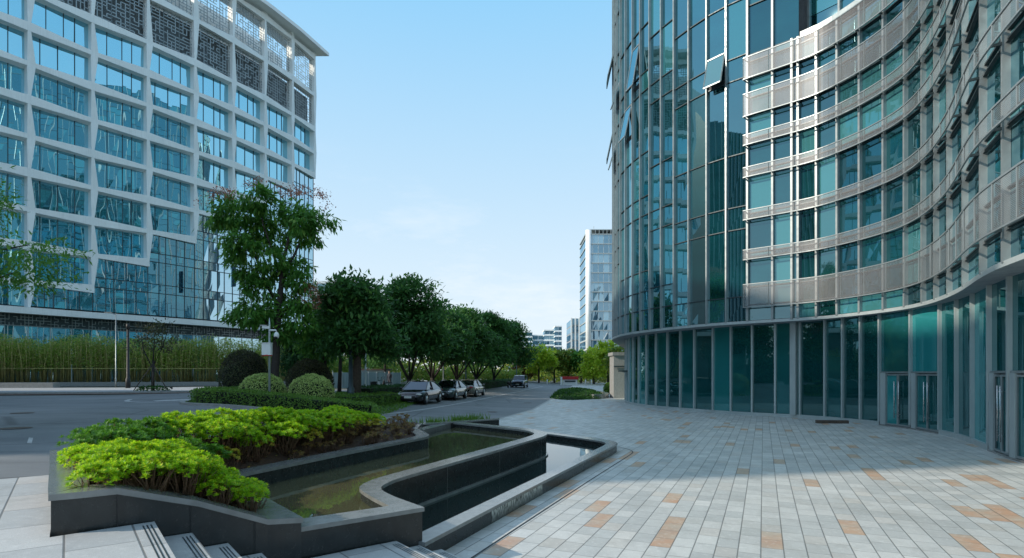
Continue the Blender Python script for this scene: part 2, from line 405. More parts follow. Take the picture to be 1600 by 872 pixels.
mb.add(vs, [(j * nx + i, j * nx + i + 1, (j + 1) * nx + i + 1, (j + 1) * nx + i) for j in range(len(yg) - 1) for i in range(nx - 1)], 0, True)
mb.build('ground', M['gravel'])['kind'] = 'structure'

ys = [-25 + .75 * i for i in range(60)] + [20 + 1.0 * i for i in range(121)]
sheet('plaza', lambda y: interp(RTAB, y), lambda y: 60, ys, 6, M['plaza'], 0.0, lambda x, y: 0.0)
def xr_as(y):
    if y < 7.75: return -6.1 + (y - 7.75) / .79
    return interp([(7.75, -6.1), (18.5, -3.06), (20.6, -.55), (29.3, -.67), (36.3, 1.2), (51, 3.4), (61, 4.8), (103, 10.7), (160, 18)], y)
ys2 = [-8 + .7 * i for i in range(45)] + [23.5 + i for i in range(120)]
sheet('road', lambda y: interp([(0, -60), (32, -60), (36, -26), (44, -19), (55, -9.0), (140, 6.0)], y), xr_as, ys2, 40, M['asphalt'], .006)
# sidewalk strip and kerbs on the far side of the left road
def strip(name, ctr, width, mat, dz, thick=None, kind='structure'):
    mb = MB(); L_ = offset(ctr, width / 2); R_ = offset(ctr, -width / 2)
    for i in range(len(ctr) - 1):
        q = [L_[i], L_[i + 1], R_[i + 1], R_[i]]
        t = [(x, y, g(x, y) + dz) for x, y in q]; mb.quad(*t)
        if thick:
            bq = [(x, y, z - thick) for x, y, z in t]
            mb.quad(bq[0], bq[1], t[1], t[0]); mb.quad(bq[2], bq[3], t[3], t[2])
    o = mb.build(name, mat); 
    if kind: o['kind'] = kind
    return o
far_kerb = smooth_curve([(-62, 34.5), (-45, 36.5), (-33, 38), (-25, 40.5), (-19, 45)], 8)
strip('sidewalk', offset(far_kerb, -3.2), 6.4, M['sidewalk'], .10, .12)
strip('red_lane_line', offset(far_kerb, .8), .35, M['redpaint'], .016)
strip('kerb', offset(far_kerb, .12), .2, M['lightcop'], .13, .14)
# painted lines
strip('road_marking', smooth_curve([(-7.2, 24.5), (-5.6, 30), (-3.95, 38), (-1.6, 52), (3.1, 82), (5, 94)], 10), .16, M['paint'], .014)
strip('road_marking', smooth_curve([(-9.2, 29), (-8.0, 35), (-6.6, 42)], 8), .10, M['paint'], .014)
for yy in (41, 47, 53.6, 60, 66, 72, 78.5):
    x0 = interp([(38, -3.95), (52, -1.6), (82, 3.1)], yy)
    strip('road_marking', [(x0 - .1, yy), (x0 - 2.2, yy + .35)], .1, M['paint'], .014)
ik = smooth_curve([(-13.6, 31.5), (-15.4, 28.4), (-14.6, 25.6), (-11.6, 23.9), (-8.6, 23.3), (-5.9, 23.8), (-5.2, 26)], 8)
strip('kerb', ik, .22, M['lightcop'], .11, .12)
strip('road_marking', smooth_curve([(-20.2, 30.5), (-18.8, 28.2), (-16.9, 27.4), (-16.0, 27.9)], 6), .22, M['paint'], .014)
mb = MB(); a_ = [(-18.1, 29.0), (-17.4, 28.2), (-16.5, 29.4), (-17.2, 31.0)]
mb.quad(*[(x, y, g(x, y) + .015) for x, y in a_]); mb.build('road_marking', M['paint'])['kind'] = 'structure'
mb = MB(); a_ = [(-9.6, 11.4), (-6.2, 12.4), (-6.0, 13.1), (-10.4, 12.4)]
mb.quad(*[(x, y, g(x, y) + .014) for x, y in a_]); mb.build('road_marking', M['paint'])['kind'] = 'structure'
for k, (x, y, r_) in enumerate([(-12.5, 14.5, .34), (-17, 20, .34), (1.2, 44, .34), (-1.2, 33.5, .34)]):
    mb = MB(); n_ = 24; mb.add([(x + r_ * math.cos(6.283 * i / n_), y + r_ * math.sin(6.283 * i / n_), g(x, y) + .018) for i in range(n_)], [tuple(range(n_))]); o = mb.build('manhole_cover', M['wood'])
    tag(o, ['round manhole cover in the road left of the planter', 'round manhole cover in the road farther left', 'round manhole cover in the road opposite the parked cars', 'round manhole cover in the road just beyond the retaining wall'][k], 'manhole cover')
# pale edging where the plaza meets the road
strip('plaza_edge', [(interp(RTAB, y) + .02, y) for y in [21 + 1.5 * i for i in range(54)]], .3, M['lightcop'], .005)

# ================================================================== LANDING + STEPS
S = Vector((-.61, .79)); T_ = Vector((.79, .61))          # along the step edges / along the front wall
Wc = Vector((-1.07, 7.04))                               # front right corner of the upper pool
def wallpt(x): t = (x - Wc.x) / .79; return Vector((x, Wc.y + .61 * t * 1.03))
E0 = wallpt(-3.28)
mb = MB()
A0 = wallpt(-3.95); bl = Vector((-6.1, 7.75))
lp = [tuple(E0), tuple(A0 + Vector((.12, .02))), tuple(bl), (-40, 7.75 - 33.9 * .79), tuple(E0 - S * 26)]
mb.prism(lp, -.3, .94); o = mb.build('landing', M['landing']); o['kind'] = 'structure'
def stair(n, z0, rise, e0, tread, name):
    mb = MB(); gm = MB()
    for k in range(n):
        a = e0 + T_ * (tread * k); b_ = e0 + T_ * (tread * (k + 1)); z = z0 - rise * (k + 1)
        q = [tuple(a), tuple(b_), tuple(b_ - S * 24), tuple(a - S * 24)]
        mb.prism(q, -.3 - .001 * k, z)
    for k in range(-1, n):
        b_ = e0 + T_ * (tread * (k + 1)); z = z0 - rise * (k + 1)
        for d in (.045, .075, .105):
            p0 = b_ - T_ * d - S * .12; p1 = b_ - T_ * d - S * 24
            gm.quad((p0.x, p0.y, z + .003), (p1.x, p1.y, z + .003), (p1.x + T_.x * .012, p1.y + T_.y * .012, z + .003), (p0.x + T_.x * .012, p0.y + T_.y * .012, z + .003))
    o = mb.build(name, M['landing']); o['kind'] = 'structure'
    o2 = gm.build('nosing_grooves', M['mdark']); o2['kind'] = 'structure'
stair(3, .94, .155, E0, .31, 'stairs')
E1 = E0 + T_ * .93
E2 = wallpt(-1.37)
mb = MB(); mb.prism([tuple(E1), tuple(E2), tuple(E2 - S * 24), tuple(E1 - S * 24)], -.3, .32); o = mb.build('mid_landing', M['landing']); o['kind'] = 'structure'
stair(2, .32, .107, E2, .31, 'stairs')

# ================================================================== PLANTER
pl = empty('planter', (-4, 8, .7), 'dark granite raised planter filled with lime green shrubs beside the steps', 'planter')
ZP = .77
def ztop(x):       # coping height falls along the front wall
    return interp([(-10, 1.28), (-3.5, 1.28), (-3.0, 1.08), (-2.5, .80), (-2.2, .76), (5, .76)], x)
outer = [tuple(wallpt(-2.22)), tuple(wallpt(-2.5)), tuple(wallpt(-2.75)), tuple(wallpt(-3.0)), tuple(wallpt(-3.25)), tuple(wallpt(-3.5)), tuple(wallpt(-3.7))]
c0 = wallpt(-3.86); outer += [tuple(c0 + Vector((-.03, .01))), tuple(c0 + Vector((-.25, .28)))]
outer += [(-5.1, 6.35), (-6.1, 7.6)]
outer += [(-4.6, 12.9), (-3.1, 18.3), (-2.62, 15.9), (-2.3, 15.1)]
outer += [(-2.07, 14.4), (-2.02, 14.0), (-2.14, 13.6), (-3.2, 11.15), (-4.05, 8.95), (-4.15, 8.55), (-4.0, 8.28)]
inner = offset(outer, -.33, True)
def sgn(pl_): return sum(a[0] * b_[1] - b_[0] * a[1] for a, b_ in zip(pl_, pl_[1:] + pl_[:1]))
if sgn(offset(outer, .33, True)) ** 2 < sgn(outer) ** 2: inner = offset(outer, .33, True)
for k_ in (7, 8): inner[k_] = tuple(c0 + S * .36 + T_ * .27)
zc = [ztop(x) if y < 8 and i < 12 else None for i, (x, y) in enumerate(outer)]
def zpt(i):
    x, y = outer[i]
    if i <= 10: return ztop(x)
    return {11: 1.05, 12: .72}.get(i, ZP)
ZO = [zpt(i) for i in range(len(outer))]
n = len(outer)
out2 = offset(outer, -.02, True) if inner == offset(outer, -.33, True) else offset(outer, .02, True)
wb = MB(); cb = MB()
for i in range(n):
    j = (i + 1) % n
    a, b_ = out2[i], out2[j]; wb.quad((a[0], a[1], -.2), (b_[0], b_[1], -.2), (b_[0], b_[1], ZO[j] - .05), (a[0], a[1], ZO[i] - .05))
    a, b_ = outer[i], outer[j]; ia, ib = inner[i], inner[j]
    cb.quad((a[0], a[1], ZO[i] - .055), (b_[0], b_[1], ZO[j] - .055), (b_[0], b_[1], ZO[j]), (a[0], a[1], ZO[i]))
    cb.quad((a[0], a[1], ZO[i]), (b_[0], b_[1], ZO[j]), (ib[0], ib[1], ZO[j]), (ia[0], ia[1], ZO[i]))
    cb.quad((ia[0], ia[1], ZO[i]), (ib[0], ib[1], ZO[j]), (ib[0], ib[1], -.1), (ia[0], ia[1], -.1))
    cb.quad((a[0], a[1], ZO[i] - .055), (b_[0], b_[1], ZO[j] - .055), (out2[j][0], out2[j][1], ZO[j] - .055), (out2[i][0], out2[i][1], ZO[i] - .055))
wpart(wb, 'wall', M['granite'], pl); wpart(cb, 'coping', M['coping'], pl)
jm = MB()
for x in (-2.6, -3.05, -3.5):
    q = wallpt(x); z1 = ztop(x) - .06
    d = Vector((.61, -.79)) * .004
    jm.quad((q.x - .003 + d.x, q.y + d.y, .3), (q.x + .005 + d.x, q.y + d.y, .3), (q.x + .005 + d.x, q.y + d.y, z1), (q.x - .003 + d.x, q.y + d.y, z1))
wpart(jm, 'panel_joint', M['black'], pl)
# soil
from mathutils.geometry import tessellate_polygon
def inpoly(x, y, poly):
    c_ = False; j = len(poly) - 1
    for i in range(len(poly)):
        xi, yi = poly[i]; xj, yj = poly[j]
        if (yi > y) != (yj > y) and x < (xj - xi) * (y - yi) / (yj - yi) + xi: c_ = not c_
        j = i
    return c_
def zsoil(x, y):
    xw = -4.2 + (y - 8.5) * .39 if y > 8.5 else -2.2 - (y - 6.12) * .84
    side = max(0, min(1, (xw - .45 - x) / 1.0)); far = max(0, min(1, (y - 9) / 6))
    return lerp(.70, lerp(1.12, .80, far), side)
sb = MB(); so_poly = offset(outer, -.2, True) if abs(sgn(offset(outer, -.2, True))) < abs(sgn(outer)) else offset(outer, .2, True)
gxs = [-6.2 + .12 * i for i in range(38)]; gys = [4.8 + .12 * i for i in range(115)]; iv = {}; vs = []; fs = []
def sv(i, j):
    if (i, j) not in iv: iv[(i, j)] = len(vs); x, y = gxs[i], gys[j]; vs.append((x, y, min(zsoil(x, y), 1.15) + .04 * mnoise.noise(Vector((x * 2, y * 2, 0)))))
    return iv[(i, j)]
for i in range(37):
    for j in range(114):
        if inpoly(gxs[i] + .06, gys[j] + .06, so_poly): fs.append((sv(i, j), sv(i + 1, j), sv(i + 1, j + 1), sv(i, j + 1)))
sb.add(vs, fs, 0, True); wpart(sb, 'soil', M['soil'], pl)

# ================================================================== FOUNTAIN POOLS
fp = empty('fountain_pool', (-.5, 12, 0), 'two-level granite reflecting pool with rounded copings beside the plaza', 'pool')
ZU = .66; ZL = .25
up_out = [(-2.32, 6.07), (-1.07, 7.04), (-1.52, 7.6), (-1.78, 8.0), (-1.88, 8.3), (-1.86, 8.62), (-1.72, 9.1), (-1.15, 10.4), (-.5, 11.85), (.55, 14.3), (.88, 15.2), (.95, 15.75), (.82, 16.4), (.45, 17.1), (-.7, 18.35), (-1.75, 19.5)]
up_in = [(-2.5, 6.4), (-1.52, 7.12), (-1.85, 7.62), (-2.10, 8.05), (-2.2, 8.32), (-2.18, 8.72), (-2.03, 9.2), (-1.47, 10.5), (-.82, 12.0), (.22, 14.4), (.53, 15.25), (.6, 15.7), (.5, 16.2), (.2, 16.8), (-.92, 18.0), (-1.95, 19.1)]
def densify(a, b_, k=3):
    A = smooth_curve([a[2 + i] for i in range(len(a) - 2)], k); B = smooth_curve([b_[2 + i] for i in range(len(b_) - 2)], k)
    return [a[0], a[1]] + A, [b_[0], b_[1]] + B
up_out, up_in = densify(up_out, up_in, 4)
def wallring(oc, ic, zt, zb, name, parent, cap=.05, inset=.02):
    w = MB(); c_ = MB(); n = len(oc)
    oo = [(lerp(a[0], b_[0], .06), lerp(a[1], b_[1], .06)) for a, b_ in zip(oc, ic)]
    ii = [(lerp(b_[0], a[0], .06), lerp(b_[1], a[1], .06)) for a, b_ in zip(oc, ic)]
    for i in range(n - 1):
        a, b_, ia, ib = oc[i], oc[i + 1], ic[i], ic[i + 1]
        c_.quad((*a, zt), (*b_, zt), (*ib, zt), (*ia, zt)); c_.quad((*a, zt - cap), (*b_, zt - cap), (*b_, zt), (*a, zt))
        c_.quad((*ia, zt - cap), (*ib, zt - cap), (*ib, zt), (*ia, zt)); c_.quad((*a, zt - cap), (*b_, zt - cap), (*ib, zt - cap), (*ia, zt - cap))
        w.quad((*oo[i], zb), (*oo[i + 1], zb), (*oo[i + 1], zt - cap + .001), (*oo[i], zt - cap + .001))
        w.quad((*ii[i], zb), (*ii[i + 1], zb), (*ii[i + 1], zt - cap + .001), (*ii[i], zt - cap + .001))
    for k in (0, n - 1):
        w.quad((*oo[k], zb), (*ii[k], zb), (*ii[k], zt - cap), (*oo[k], zt - cap)); c_.quad((*oc[k], zt - cap), (*ic[k], zt - cap), (*ic[k], zt), (*oc[k], zt))
    a = wpart(w, 'wall', M['granite'], parent); b2 = wpart(c_, 'coping', M['coping'], parent); return oo
oo = wallring(up_out, up_in, ZU, -.2, 'upper', fp)
# pale waterline ledge along the upper wall
lm = MB()
path = [q for q in oo[2:] if q[1] < 16.2]
po = offset(path, .05); po = po if abs(po[5][0] - 0) and (po[8][0] > path[8][0]) else offset(path, -.05)
for i in range(len(path) - 1):
    lm.quad((*path[i], .13), (*path[i + 1], .13), (*po[i + 1], .125), (*po[i], .125)); lm.quad((*po[i], .07), (*po[i + 1], .07), (*po[i + 1], .125), (*po[i], .125))
wpart(lm, 'ledge', M['coping'], fp)
# thin pale panel joints on the lower pool side of the upper wall
jm = MB(); acc = 0
for i in range(20, len(path) - 1, 5):
    q = path[i]; d = Vector((po[i][0] - q[0], po[i][1] - q[1])).normalized() * .004; t = Vector((-d.y, d.x)).normalized() * .006
    jm.quad((q[0] + d.x, q[1] + d.y, .13), (q[0] + d.x + t.x, q[1] + d.y + t.y, .13), (q[0] + d.x + t.x, q[1] + d.y + t.y, ZU - .06), (q[0] + d.x, q[1] + d.y, ZU - .06))
wpart(jm, 'panel_joint', M['lightcop'], fp)
lo_out = [(-1.05, 6.97), (0, 9.5), (1.2, 12.35), (2.4, 15.15), (2.95, 16.45), (3.1, 16.95), (3.02, 17.5), (2.7, 18.1), (2.2, 18.75), (1.2, 20.1), (.4, 21.1)]
lo_in = [(-1.31, 7.1), (-.27, 9.55), (.95, 12.42), (2.13, 15.2), (2.62, 16.4), (2.74, 16.9), (2.66, 17.35), (2.4, 17.8), (1.95, 18.45), (1.0, 19.75), (.2, 20.75)]
lo_out = smooth_curve(lo_out, 4); lo_in = smooth_curve(lo_in, 4)
oo = wallring(lo_out, lo_in, ZL, -.1, 'lower', fp)
sm = MB()          # lime streaked stretch of the low wall
seg = [q for q in oo if 8.6 < q[1] < 11.6]; so_ = offset(seg, .004); so_ = so_ if so_[2][0] > seg[2][0] else offset(seg, -.004)
for i in range(len(so_) - 1): sm.quad((*so_[i], .01), (*so_[i + 1], .01), (*so_[i + 1], ZL - .055), (*so_[i], ZL - .055))
wpart(sm, 'stained_panel', M['stain'], fp)
w1 = MB(); poly = [(-2.3, 6.3), (-1.3, 7.0)] + [(lerp(a[0], b_[0], .5), lerp(a[1], b_[1], .5)) for a, b_ in zip(up_out[2:], up_in[2:])] + [(-2.4, 16.5), (-2.9, 17.2), (-2.6, 15), (-2.2, 14.5), (-2.25, 13.5), (-3.4, 11), (-4.3, 8.7), (-4.1, 8.3)]
tr_ = tessellate_polygon([[Vector((x, y, 0)) for x, y in poly]]); w1.add([(x, y, .50) for x, y in poly], [tuple(t) for t in tr_]); wpart(w1, 'upper_water', M['water_up'], fp)
w2 = MB(); poly = [(-1.2, 7.05)] + [(lerp(a[0], b_[0], .5), lerp(a[1], b_[1], .5)) for a, b_ in zip(lo_out[1:], lo_in[1:])] + [(.0, 20.5)] + [(lerp(a[0], b_[0], .5), lerp(a[1], b_[1], .5)) for a, b_ in reversed(list(zip(up_out[1:-6], up_in[1:-6])))]
tr_ = tessellate_polygon([[Vector((x, y, 0)) for x, y in poly]]); w2.add([(x, y, .09) for x, y in poly], [tuple(t) for t in tr_]); wpart(w2, 'lower_water', M['water_lo'], fp)
# back-left side of the upper pool
bw = MB(); q = [(-2.75, 16.2), (-1.95, 19.35), (-1.7, 19.6), (-1.9, 19.9), (-2.3, 19.7), (-3.1, 16.3)]
bw.prism(q, 0, ZU - .02); wpart(bw, 'wall', M['coping'], fp)
# road-side retaining wall beyond the pool
rw = empty('retaining_wall', (-1.8, 19.6, 0), 'low dark granite retaining wall between the pool and the road', 'wall')
mb = MB(); a = [(-6.15, 7.9), (-3.2, 18.55), (-.46, 20.75), (-.46, 20.45), (-2.9, 18.1), (-5.95, 7.9)]
mb.prism([(-3.35, 18.2), (-3.2, 18.5), (-.46, 20.75), (-.46, 20.45), (-3.0, 18.2)], -.1, .64); wpart(mb, 'wall', M['granite'], rw)
mb = MB(); mb.prism([(-3.38, 18.17), (-3.22, 18.54), (-.44, 20.79), (-.44, 20.42), (-3.0, 18.15)], .641, .68); wpart(mb, 'coping', M['coping'], rw)
# drain slot in the paving
ds = offset(lo_out, .42); ds = ds if ds[3][0] > lo_out[3][0] else offset(lo_out, -.42)
mb = MB(); d2 = offset(ds, .03)
for i in range(len(ds) - 12): mb.quad((*ds[i], .004), (*ds[i + 1], .004), (*d2[i + 1], .004), (*d2[i], .004))
a0 = Vector(ds[0]); dd = (Vector(ds[1]) - a0).normalized(); 
mb.quad((*ds[0], .004), (*d2[0], .004), (*(Vector(d2[0]) - dd * 5), .004), (*(a0 - dd * 5), .004))
o = mb.build('drain_slot', M['black']); o['kind'] = 'structure'

# ================================================================== FOLIAGE
def rand_unit():
    while True:
        q = Vector((R.uniform(-1, 1), R.uniform(-1, 1), R.uniform(-1, 1)))
        if .05 < q.length < 1: return q.normalized()
def leafquad(mb, c_, d, n_, L, W, mi=0, fold=.15):
    d = d.normalized(); s_ = d.cross(n_)
    if s_.length < 1e-3: s_ = d.cross(Vector((1, 0, 0)))
    s_.normalize(); s_ *= W / 2
    m_ = c_ + d * L * .45
    mb.add([tuple(c_), tuple(m_ + s_), tuple(c_ + d * L), tuple(m_ - s_)], [(0, 1, 2, 3)], mi)
def foliage(mb, lobes, n, L, W, droop=.2, clump=.35, cl=None, mi=0, shell=.55):
    tot = sum(r[0] * r[1] * r[2] for c_, r in lobes) ** 1.0
    for c_, r in lobes:
        c_ = Vector(c_); k = max(3, int(n * (r[0] * r[1] * r[2]) / tot)); nc = max(3, int(k / (cl or 26)))
        per = max(1, k // nc)
        for _ in range(nc):
            u = rand_unit(); rr = R.uniform(shell, 1.0) ** .6
            u2 = u * (rr + .13 * mnoise.noise(u * 2.3 + c_)) 
            cc = c_ + Vector((u2.x * r[0], u2.y * r[1], u2.z * r[2]))
            cs = clump * R.uniform(.6, 1.25)
            for _ in range(per):
                p_ = cc + Vector((R.gauss(0, cs), R.gauss(0, cs), R.gauss(0, cs * .55)))
                d = (u * .8 + rand_unit() * .9 + Vector((0, 0, -droop)))
                leafquad(mb, p_, d, Vector((R.uniform(-.5, .5), R.uniform(-.5, .5), 1)), L * R.uniform(.7, 1.25), W * R.uniform(.7, 1.2), mi)
def dome(mb, c_, r, n, L, W, mi=0, flat=0, lumps=.08):
    c_ = Vector(c_)
    for _ in range(n):
        u = rand_unit()
        if u.z < -.55: u.z = -u.z
        rr = 1 + lumps * mnoise.noise(u * 4 + c_) + R.gauss(0, .018)
        p_ = c_ + Vector((u.x * r[0], u.y * r[1], u.z * r[2])) * rr
        leafquad(mb, p_, u * .7 + rand_unit(), u + rand_unit() * .5, L * R.uniform(.7, 1.2), W, mi)

# planter shrubs: a few plant meshes, many plants
def shrub_proto(seed, h, spread, nros, nstem, leafm):
    R.seed(seed); st = MB(); lf = MB()
    tips = []
    for i in range(nros):
        a = R.uniform(0, 6.28); r = spread * math.sqrt(R.uniform(0, 1)); z = h * (1 - .22 * (r / spread) ** 2) - R.uniform(0, 1) ** 2 * h * .24
        tips.append(Vector((r * math.cos(a), r * math.sin(a), z)))
    for i in range(nstem):
        t = tips[i % len(tips)]; b0 = Vector((t.x * .25 + R.uniform(-.05, .05), t.y * .25 + R.uniform(-.05, .05), 0)); mid = b0.lerp(t, .5) + Vector((R.uniform(-.03, .03), R.uniform(-.03, .03), .02))
        st.tube([b0, mid, t - Vector((0, 0, .02))], [.007, .005, .003], 4)
    for t in tips:
        ax = Vector((t.x * .8, t.y * .8, .5)) + rand_unit() * .15; ax.normalize()
        ref = ax.cross(Vector((1, 0, .1))).normalized(); r2 = ax.cross(ref)
        for ring, (nl, up, L) in enumerate(((7, .2, .052), (6, .65, .043), (4, 1.5, .028))):
            ph = R.uniform(0, 6.28)
            for k in range(nl):
                an = ph + k * 6.283 / nl + R.uniform(-.25, .25)
                d = ref * math.cos(an) + r2 * math.sin(an) + ax * (up + R.uniform(-.2, .2))
                leafquad(lf, t + ax * .008 * ring, d, ax, L * R.uniform(.8, 1.25), L * .38)
    s_ = st.build('stems', M['stem']); s_.hide_render = False
    l_ = lf.build('leaves', leafm)
    return s_, l_
protos = {}
def mkproto(key, *a):
    s_, l_ = shrub_proto(*a); protos[key] = (s_.data, l_.data); bpy.data.objects.remove(s_); bpy.data.objects.remove(l_)
for i in range(3):
    mkproto(('lime', i), 11 + i, .50, .25, 98, 22, M['lf_lime']); mkproto(('dk', i), 31 + i, .46, .25, 72, 16, M['lf_shade'])
for i in range(2):
    mkproto(('yel', i), 21 + i, .42, .22, 46, 18, M['lf_yel']); mkproto(('dry', i), 41 + i, .26, .20, 22, 22, M['lf_dry'])
R.seed(5)
def put_shrub(key, x, y, z, s_, label, group, name='shrub'):
    o = bpy.data.objects.new(name, None); COL.objects.link(o); o.location = (x, y, z); o.rotation_euler = (R.uniform(-.06, .06), R.uniform(-.06, .06), R.uniform(0, 6.28)); o.scale = (s_ * R.uniform(.95, 1.1), s_ * R.uniform(.95, 1.1), s_ * R.uniform(.9, 1.1))
    o.empty_display_size = .1
    tag(o, label, 'shrub', group)
    for nm, me in zip(('stems', 'leaves'), protos[key]):
        c_ = bpy.data.objects.new(nm, me); COL.objects.link(c_); c_.parent = o
front_zone = [tuple(wallpt(-2.62) + Vector((-.12, .34))), tuple(wallpt(-3.8) + Vector((.02, .34))), (-5.12, 6.75), (-4.6, 7.2), (-3.75, 7.3), (-3.05, 6.8)]
back_zone = [(-5.25, 6.95), (-5.85, 7.72), (-5.05, 10.4), (-3.95, 14.6), (-3.2, 14.2), (-4.0, 10.9), (-4.5, 9.3), (-4.5, 7.7)]
pts = []
def scatter(zone, spacing, n):
    out_ = []; x0, x1 = min(q[0] for q in zone), max(q[0] for q in zone); y0, y1 = min(q[1] for q in zone), max(q[1] for q in zone)
    for _ in range(n):
        x, y = R.uniform(x0, x1), R.uniform(y0, y1)
        if inpoly(x, y, zone) and all((x - a) ** 2 + (y - b_) ** 2 > spacing ** 2 for a, b_ in out_): out_.append((x, y))
    return out_
for x, y in scatter(front_zone, .215, 7000):
    hs = interp([(-4.6, .92), (-3.6, .95), (-3.0, .92), (-2.6, .74)], x) * interp([(6.2, 1.0), (7.2, .82)], y)
    if R.random() < .03: put_shrub(('yel', R.randrange(2)), x, y, zsoil(x, y) - .05, hs, 'yellowed shrub standing among the lime green ones at the front wall', 'yellowed shrubs in the front clump')
    else: put_shrub(('lime', R.randrange(3)), x, y, zsoil(x, y) - .05, hs * R.uniform(.85, 1.1), 'lime green rosette-leaved shrub with bare brown stems in the clump along the front planter wall', 'lime shrubs in the front clump')
for x, y in scatter(back_zone, .27, 6000):
    u = interp([(7, 0), (14, 1)], y); sc_ = R.uniform(1.0, 1.3) * interp([(8, 1.0), (11, 1.12), (14, 1.0)], y)
    inner_side = x > interp([(7.3, -4.85), (10.5, -4.35), (14, -3.5)], y)
    if y < 8.9 and not inner_side: put_shrub(('dk', R.randrange(3)), x, y, zsoil(x, y) - .05, sc_, 'shrub coloured dark green for shade at the left back corner of the planter', 'dark shrubs at the back corner')
    elif inner_side and R.random() < .55: put_shrub(('yel', R.randrange(2)), x, y, zsoil(x, y) - .08, sc_ * .9, 'yellow-leaved shrub edging the bare soil of the planter', 'yellow shrubs beside the bare soil')
    else: put_shrub(('lime', R.randrange(3)), x, y, zsoil(x, y) - .05, sc_, 'lime green shrub in the row along the road side of the planter', 'lime shrubs in the back row')
dry_zone = [(-3.9, 10.2), (-4.1, 11.0), (-3.5, 14.2), (-3.3, 17.2), (-2.6, 14.8), (-2.5, 13.9), (-3.7, 11.2)]
for x, y in scatter(dry_zone, .33, 1400):
    put_shrub(('dry', R.randrange(2)), x, y, zsoil(x, y), R.uniform(.6, 1.1), 'low dry reddish seedling on the bare soil of the planter', 'dry seedlings on the bare soil', 'seedling')
mb = MB(); R.seed(9)
for _ in range(1500):
    x, y = R.uniform(-5.2, -2.4), R.uniform(6.2, 16)
    if inpoly(x, y, inner):
        leafquad(mb, Vector((x, y, zsoil(x, y) + .012)), Vector((R.uniform(-1, 1), R.uniform(-1, 1), R.uniform(-.1, .25))), Vector((0, 0, 1)), .07, .04)
tag(mb.build('leaf_litter', M['lf_dry']), 'dry fallen leaves scattered over the planter soil', 'leaf litter', kind='stuff')
# grass tufts along the retaining wall
mb = MB()
for _ in range(900):
    t = R.uniform(0, 1) ** .8; x = lerp(-3.3, -.9, t) + R.gauss(0, .05); y = lerp(18.6, 20.7, t) + R.gauss(0, .12)
    if mnoise.noise(Vector((x * 3, y * 3, 0))) < -.05: continue
    leafquad(mb, Vector((x, y, .5)), Vector((R.gauss(0, .3), R.gauss(0, .3), 1)), Vector((R.gauss(0, 1), -1, 0)), R.uniform(.15, .45), .03)
tag(mb.build('grass_tufts', M['lf_hedge']), 'sparse grass growing along the top of the retaining wall', 'grass', kind='stuff')

# ================================================================== TREES
def trunk_tree(name, label, base, trunk, limbs, lobes, nleaf, L, W, leafm, barkm, droop=.2, clump=.35, group=None, cat='tree', extra=None, shell=.55, cl=None):
    x, y, z = base; t = empty(name, base, label, cat, group)
    tb = MB()
    for pts_, rad in trunk + limbs: tb.tube([(x + a, y + b_, z + c_) for a, b_, c_ in pts_], rad, 9)
    wpart(tb, 'trunk', barkm, t)
    fb = MB(); foliage(fb, [((x + c_[0], y + c_[1], z + c_[2]), r) for c_, r in lobes], nleaf, L, W, droop, clump, cl, 0, shell)
    wpart(fb, 'crown', leafm, t)
    if extra:
        eb = MB(); foliage(eb, [((x + c_[0], y + c_[1], z + c_[2]), r) for c_, r in extra[0]], extra[1], .1, .07, 0, .18); wpart(eb, 'seed_pods', extra[2], t)
    return t
# the main tree in the island
R.seed(77)
TY = 30.0; tx, ty = XY(430, TY); tz = g(tx, ty)
def ml(px, py, rx, rz, dy=0): rx *= .9; rz *= .9; return (((px - 430) / F * TY, dy * 1.5, ZZ(py, TY) - tz), (rx * TY / F, max(rx, rz) * .8 * TY / F, rz * TY / F))
lobes = [ml(362, 332, 30, 24), ml(336, 340, 20, 12, .4), ml(408, 313, 26, 22, -.3), ml(396, 352, 26, 28, .5), ml(458, 330, 24, 24), ml(482, 350, 26, 20, -.5), ml(506, 340, 16, 14, .3), ml(486, 372, 22, 10, .2),
         ml(385, 388, 30, 20, -.4), ml(370, 400, 18, 10), ml(424, 372, 22, 18, .4), ml(398, 425, 32, 18, .2), ml(432, 410, 18, 18, -.5), ml(456, 418, 26, 16, .3), ml(410, 450, 22, 16, -.2),
         ml(465, 438, 20, 16, 0), ml(400, 492, 34, 18, -.3), ml(390, 480, 20, 10, 0), ml(440, 475, 26, 18, .4), ml(430, 520, 28, 18, .2), ml(475, 480, 18, 14, -.2), ml(460, 505, 26, 16, .4)]
def q(px, py, dy=0): return ((px - 430) / F * TY, dy, ZZ(py, TY) - tz)
tr1 = [([(0, 0, -.1), q(429, 590), q(432, 540), q(436, 480), q(441, 430)], [.26, .22, .19, .15, .12])]
lb = [([q(441, 430), q(444, 400), q(452, 370), q(455, 335)], [.11, .09, .06, .03]), ([q(441, 432), q(462, 400, -.2), q(478, 370, -.4), q(492, 350, -.4)], [.08, .06, .04, .02]),
      ([q(436, 480), q(415, 445, .2), q(398, 405, .3), q(380, 360, .2)], [.09, .08, .06, .03]), ([q(440, 440), q(428, 400), q(412, 350, -.1), q(408, 320, -.2)], [.08, .06, .04, .02]),
      ([q(433, 520), q(415, 500, -.2), q(396, 488, -.3)], [.06, .04, .02]), ([q(398, 405, .3), q(370, 370, .2), q(345, 342, .3)], [.05, .04, .02]), ([q(434, 500), q(455, 470, .3), q(468, 440, .2)], [.06, .05, .02])]
ex = ([ml(352, 305, 24, 8), ml(410, 291, 18, 8, -.2), ml(455, 298, 22, 9), ml(492, 308, 20, 8, -.3), ml(318, 320, 8, 5), ml(512, 322, 8, 6), ml(482, 462, 16, 22, .2)], 2200, M['lf_red'])
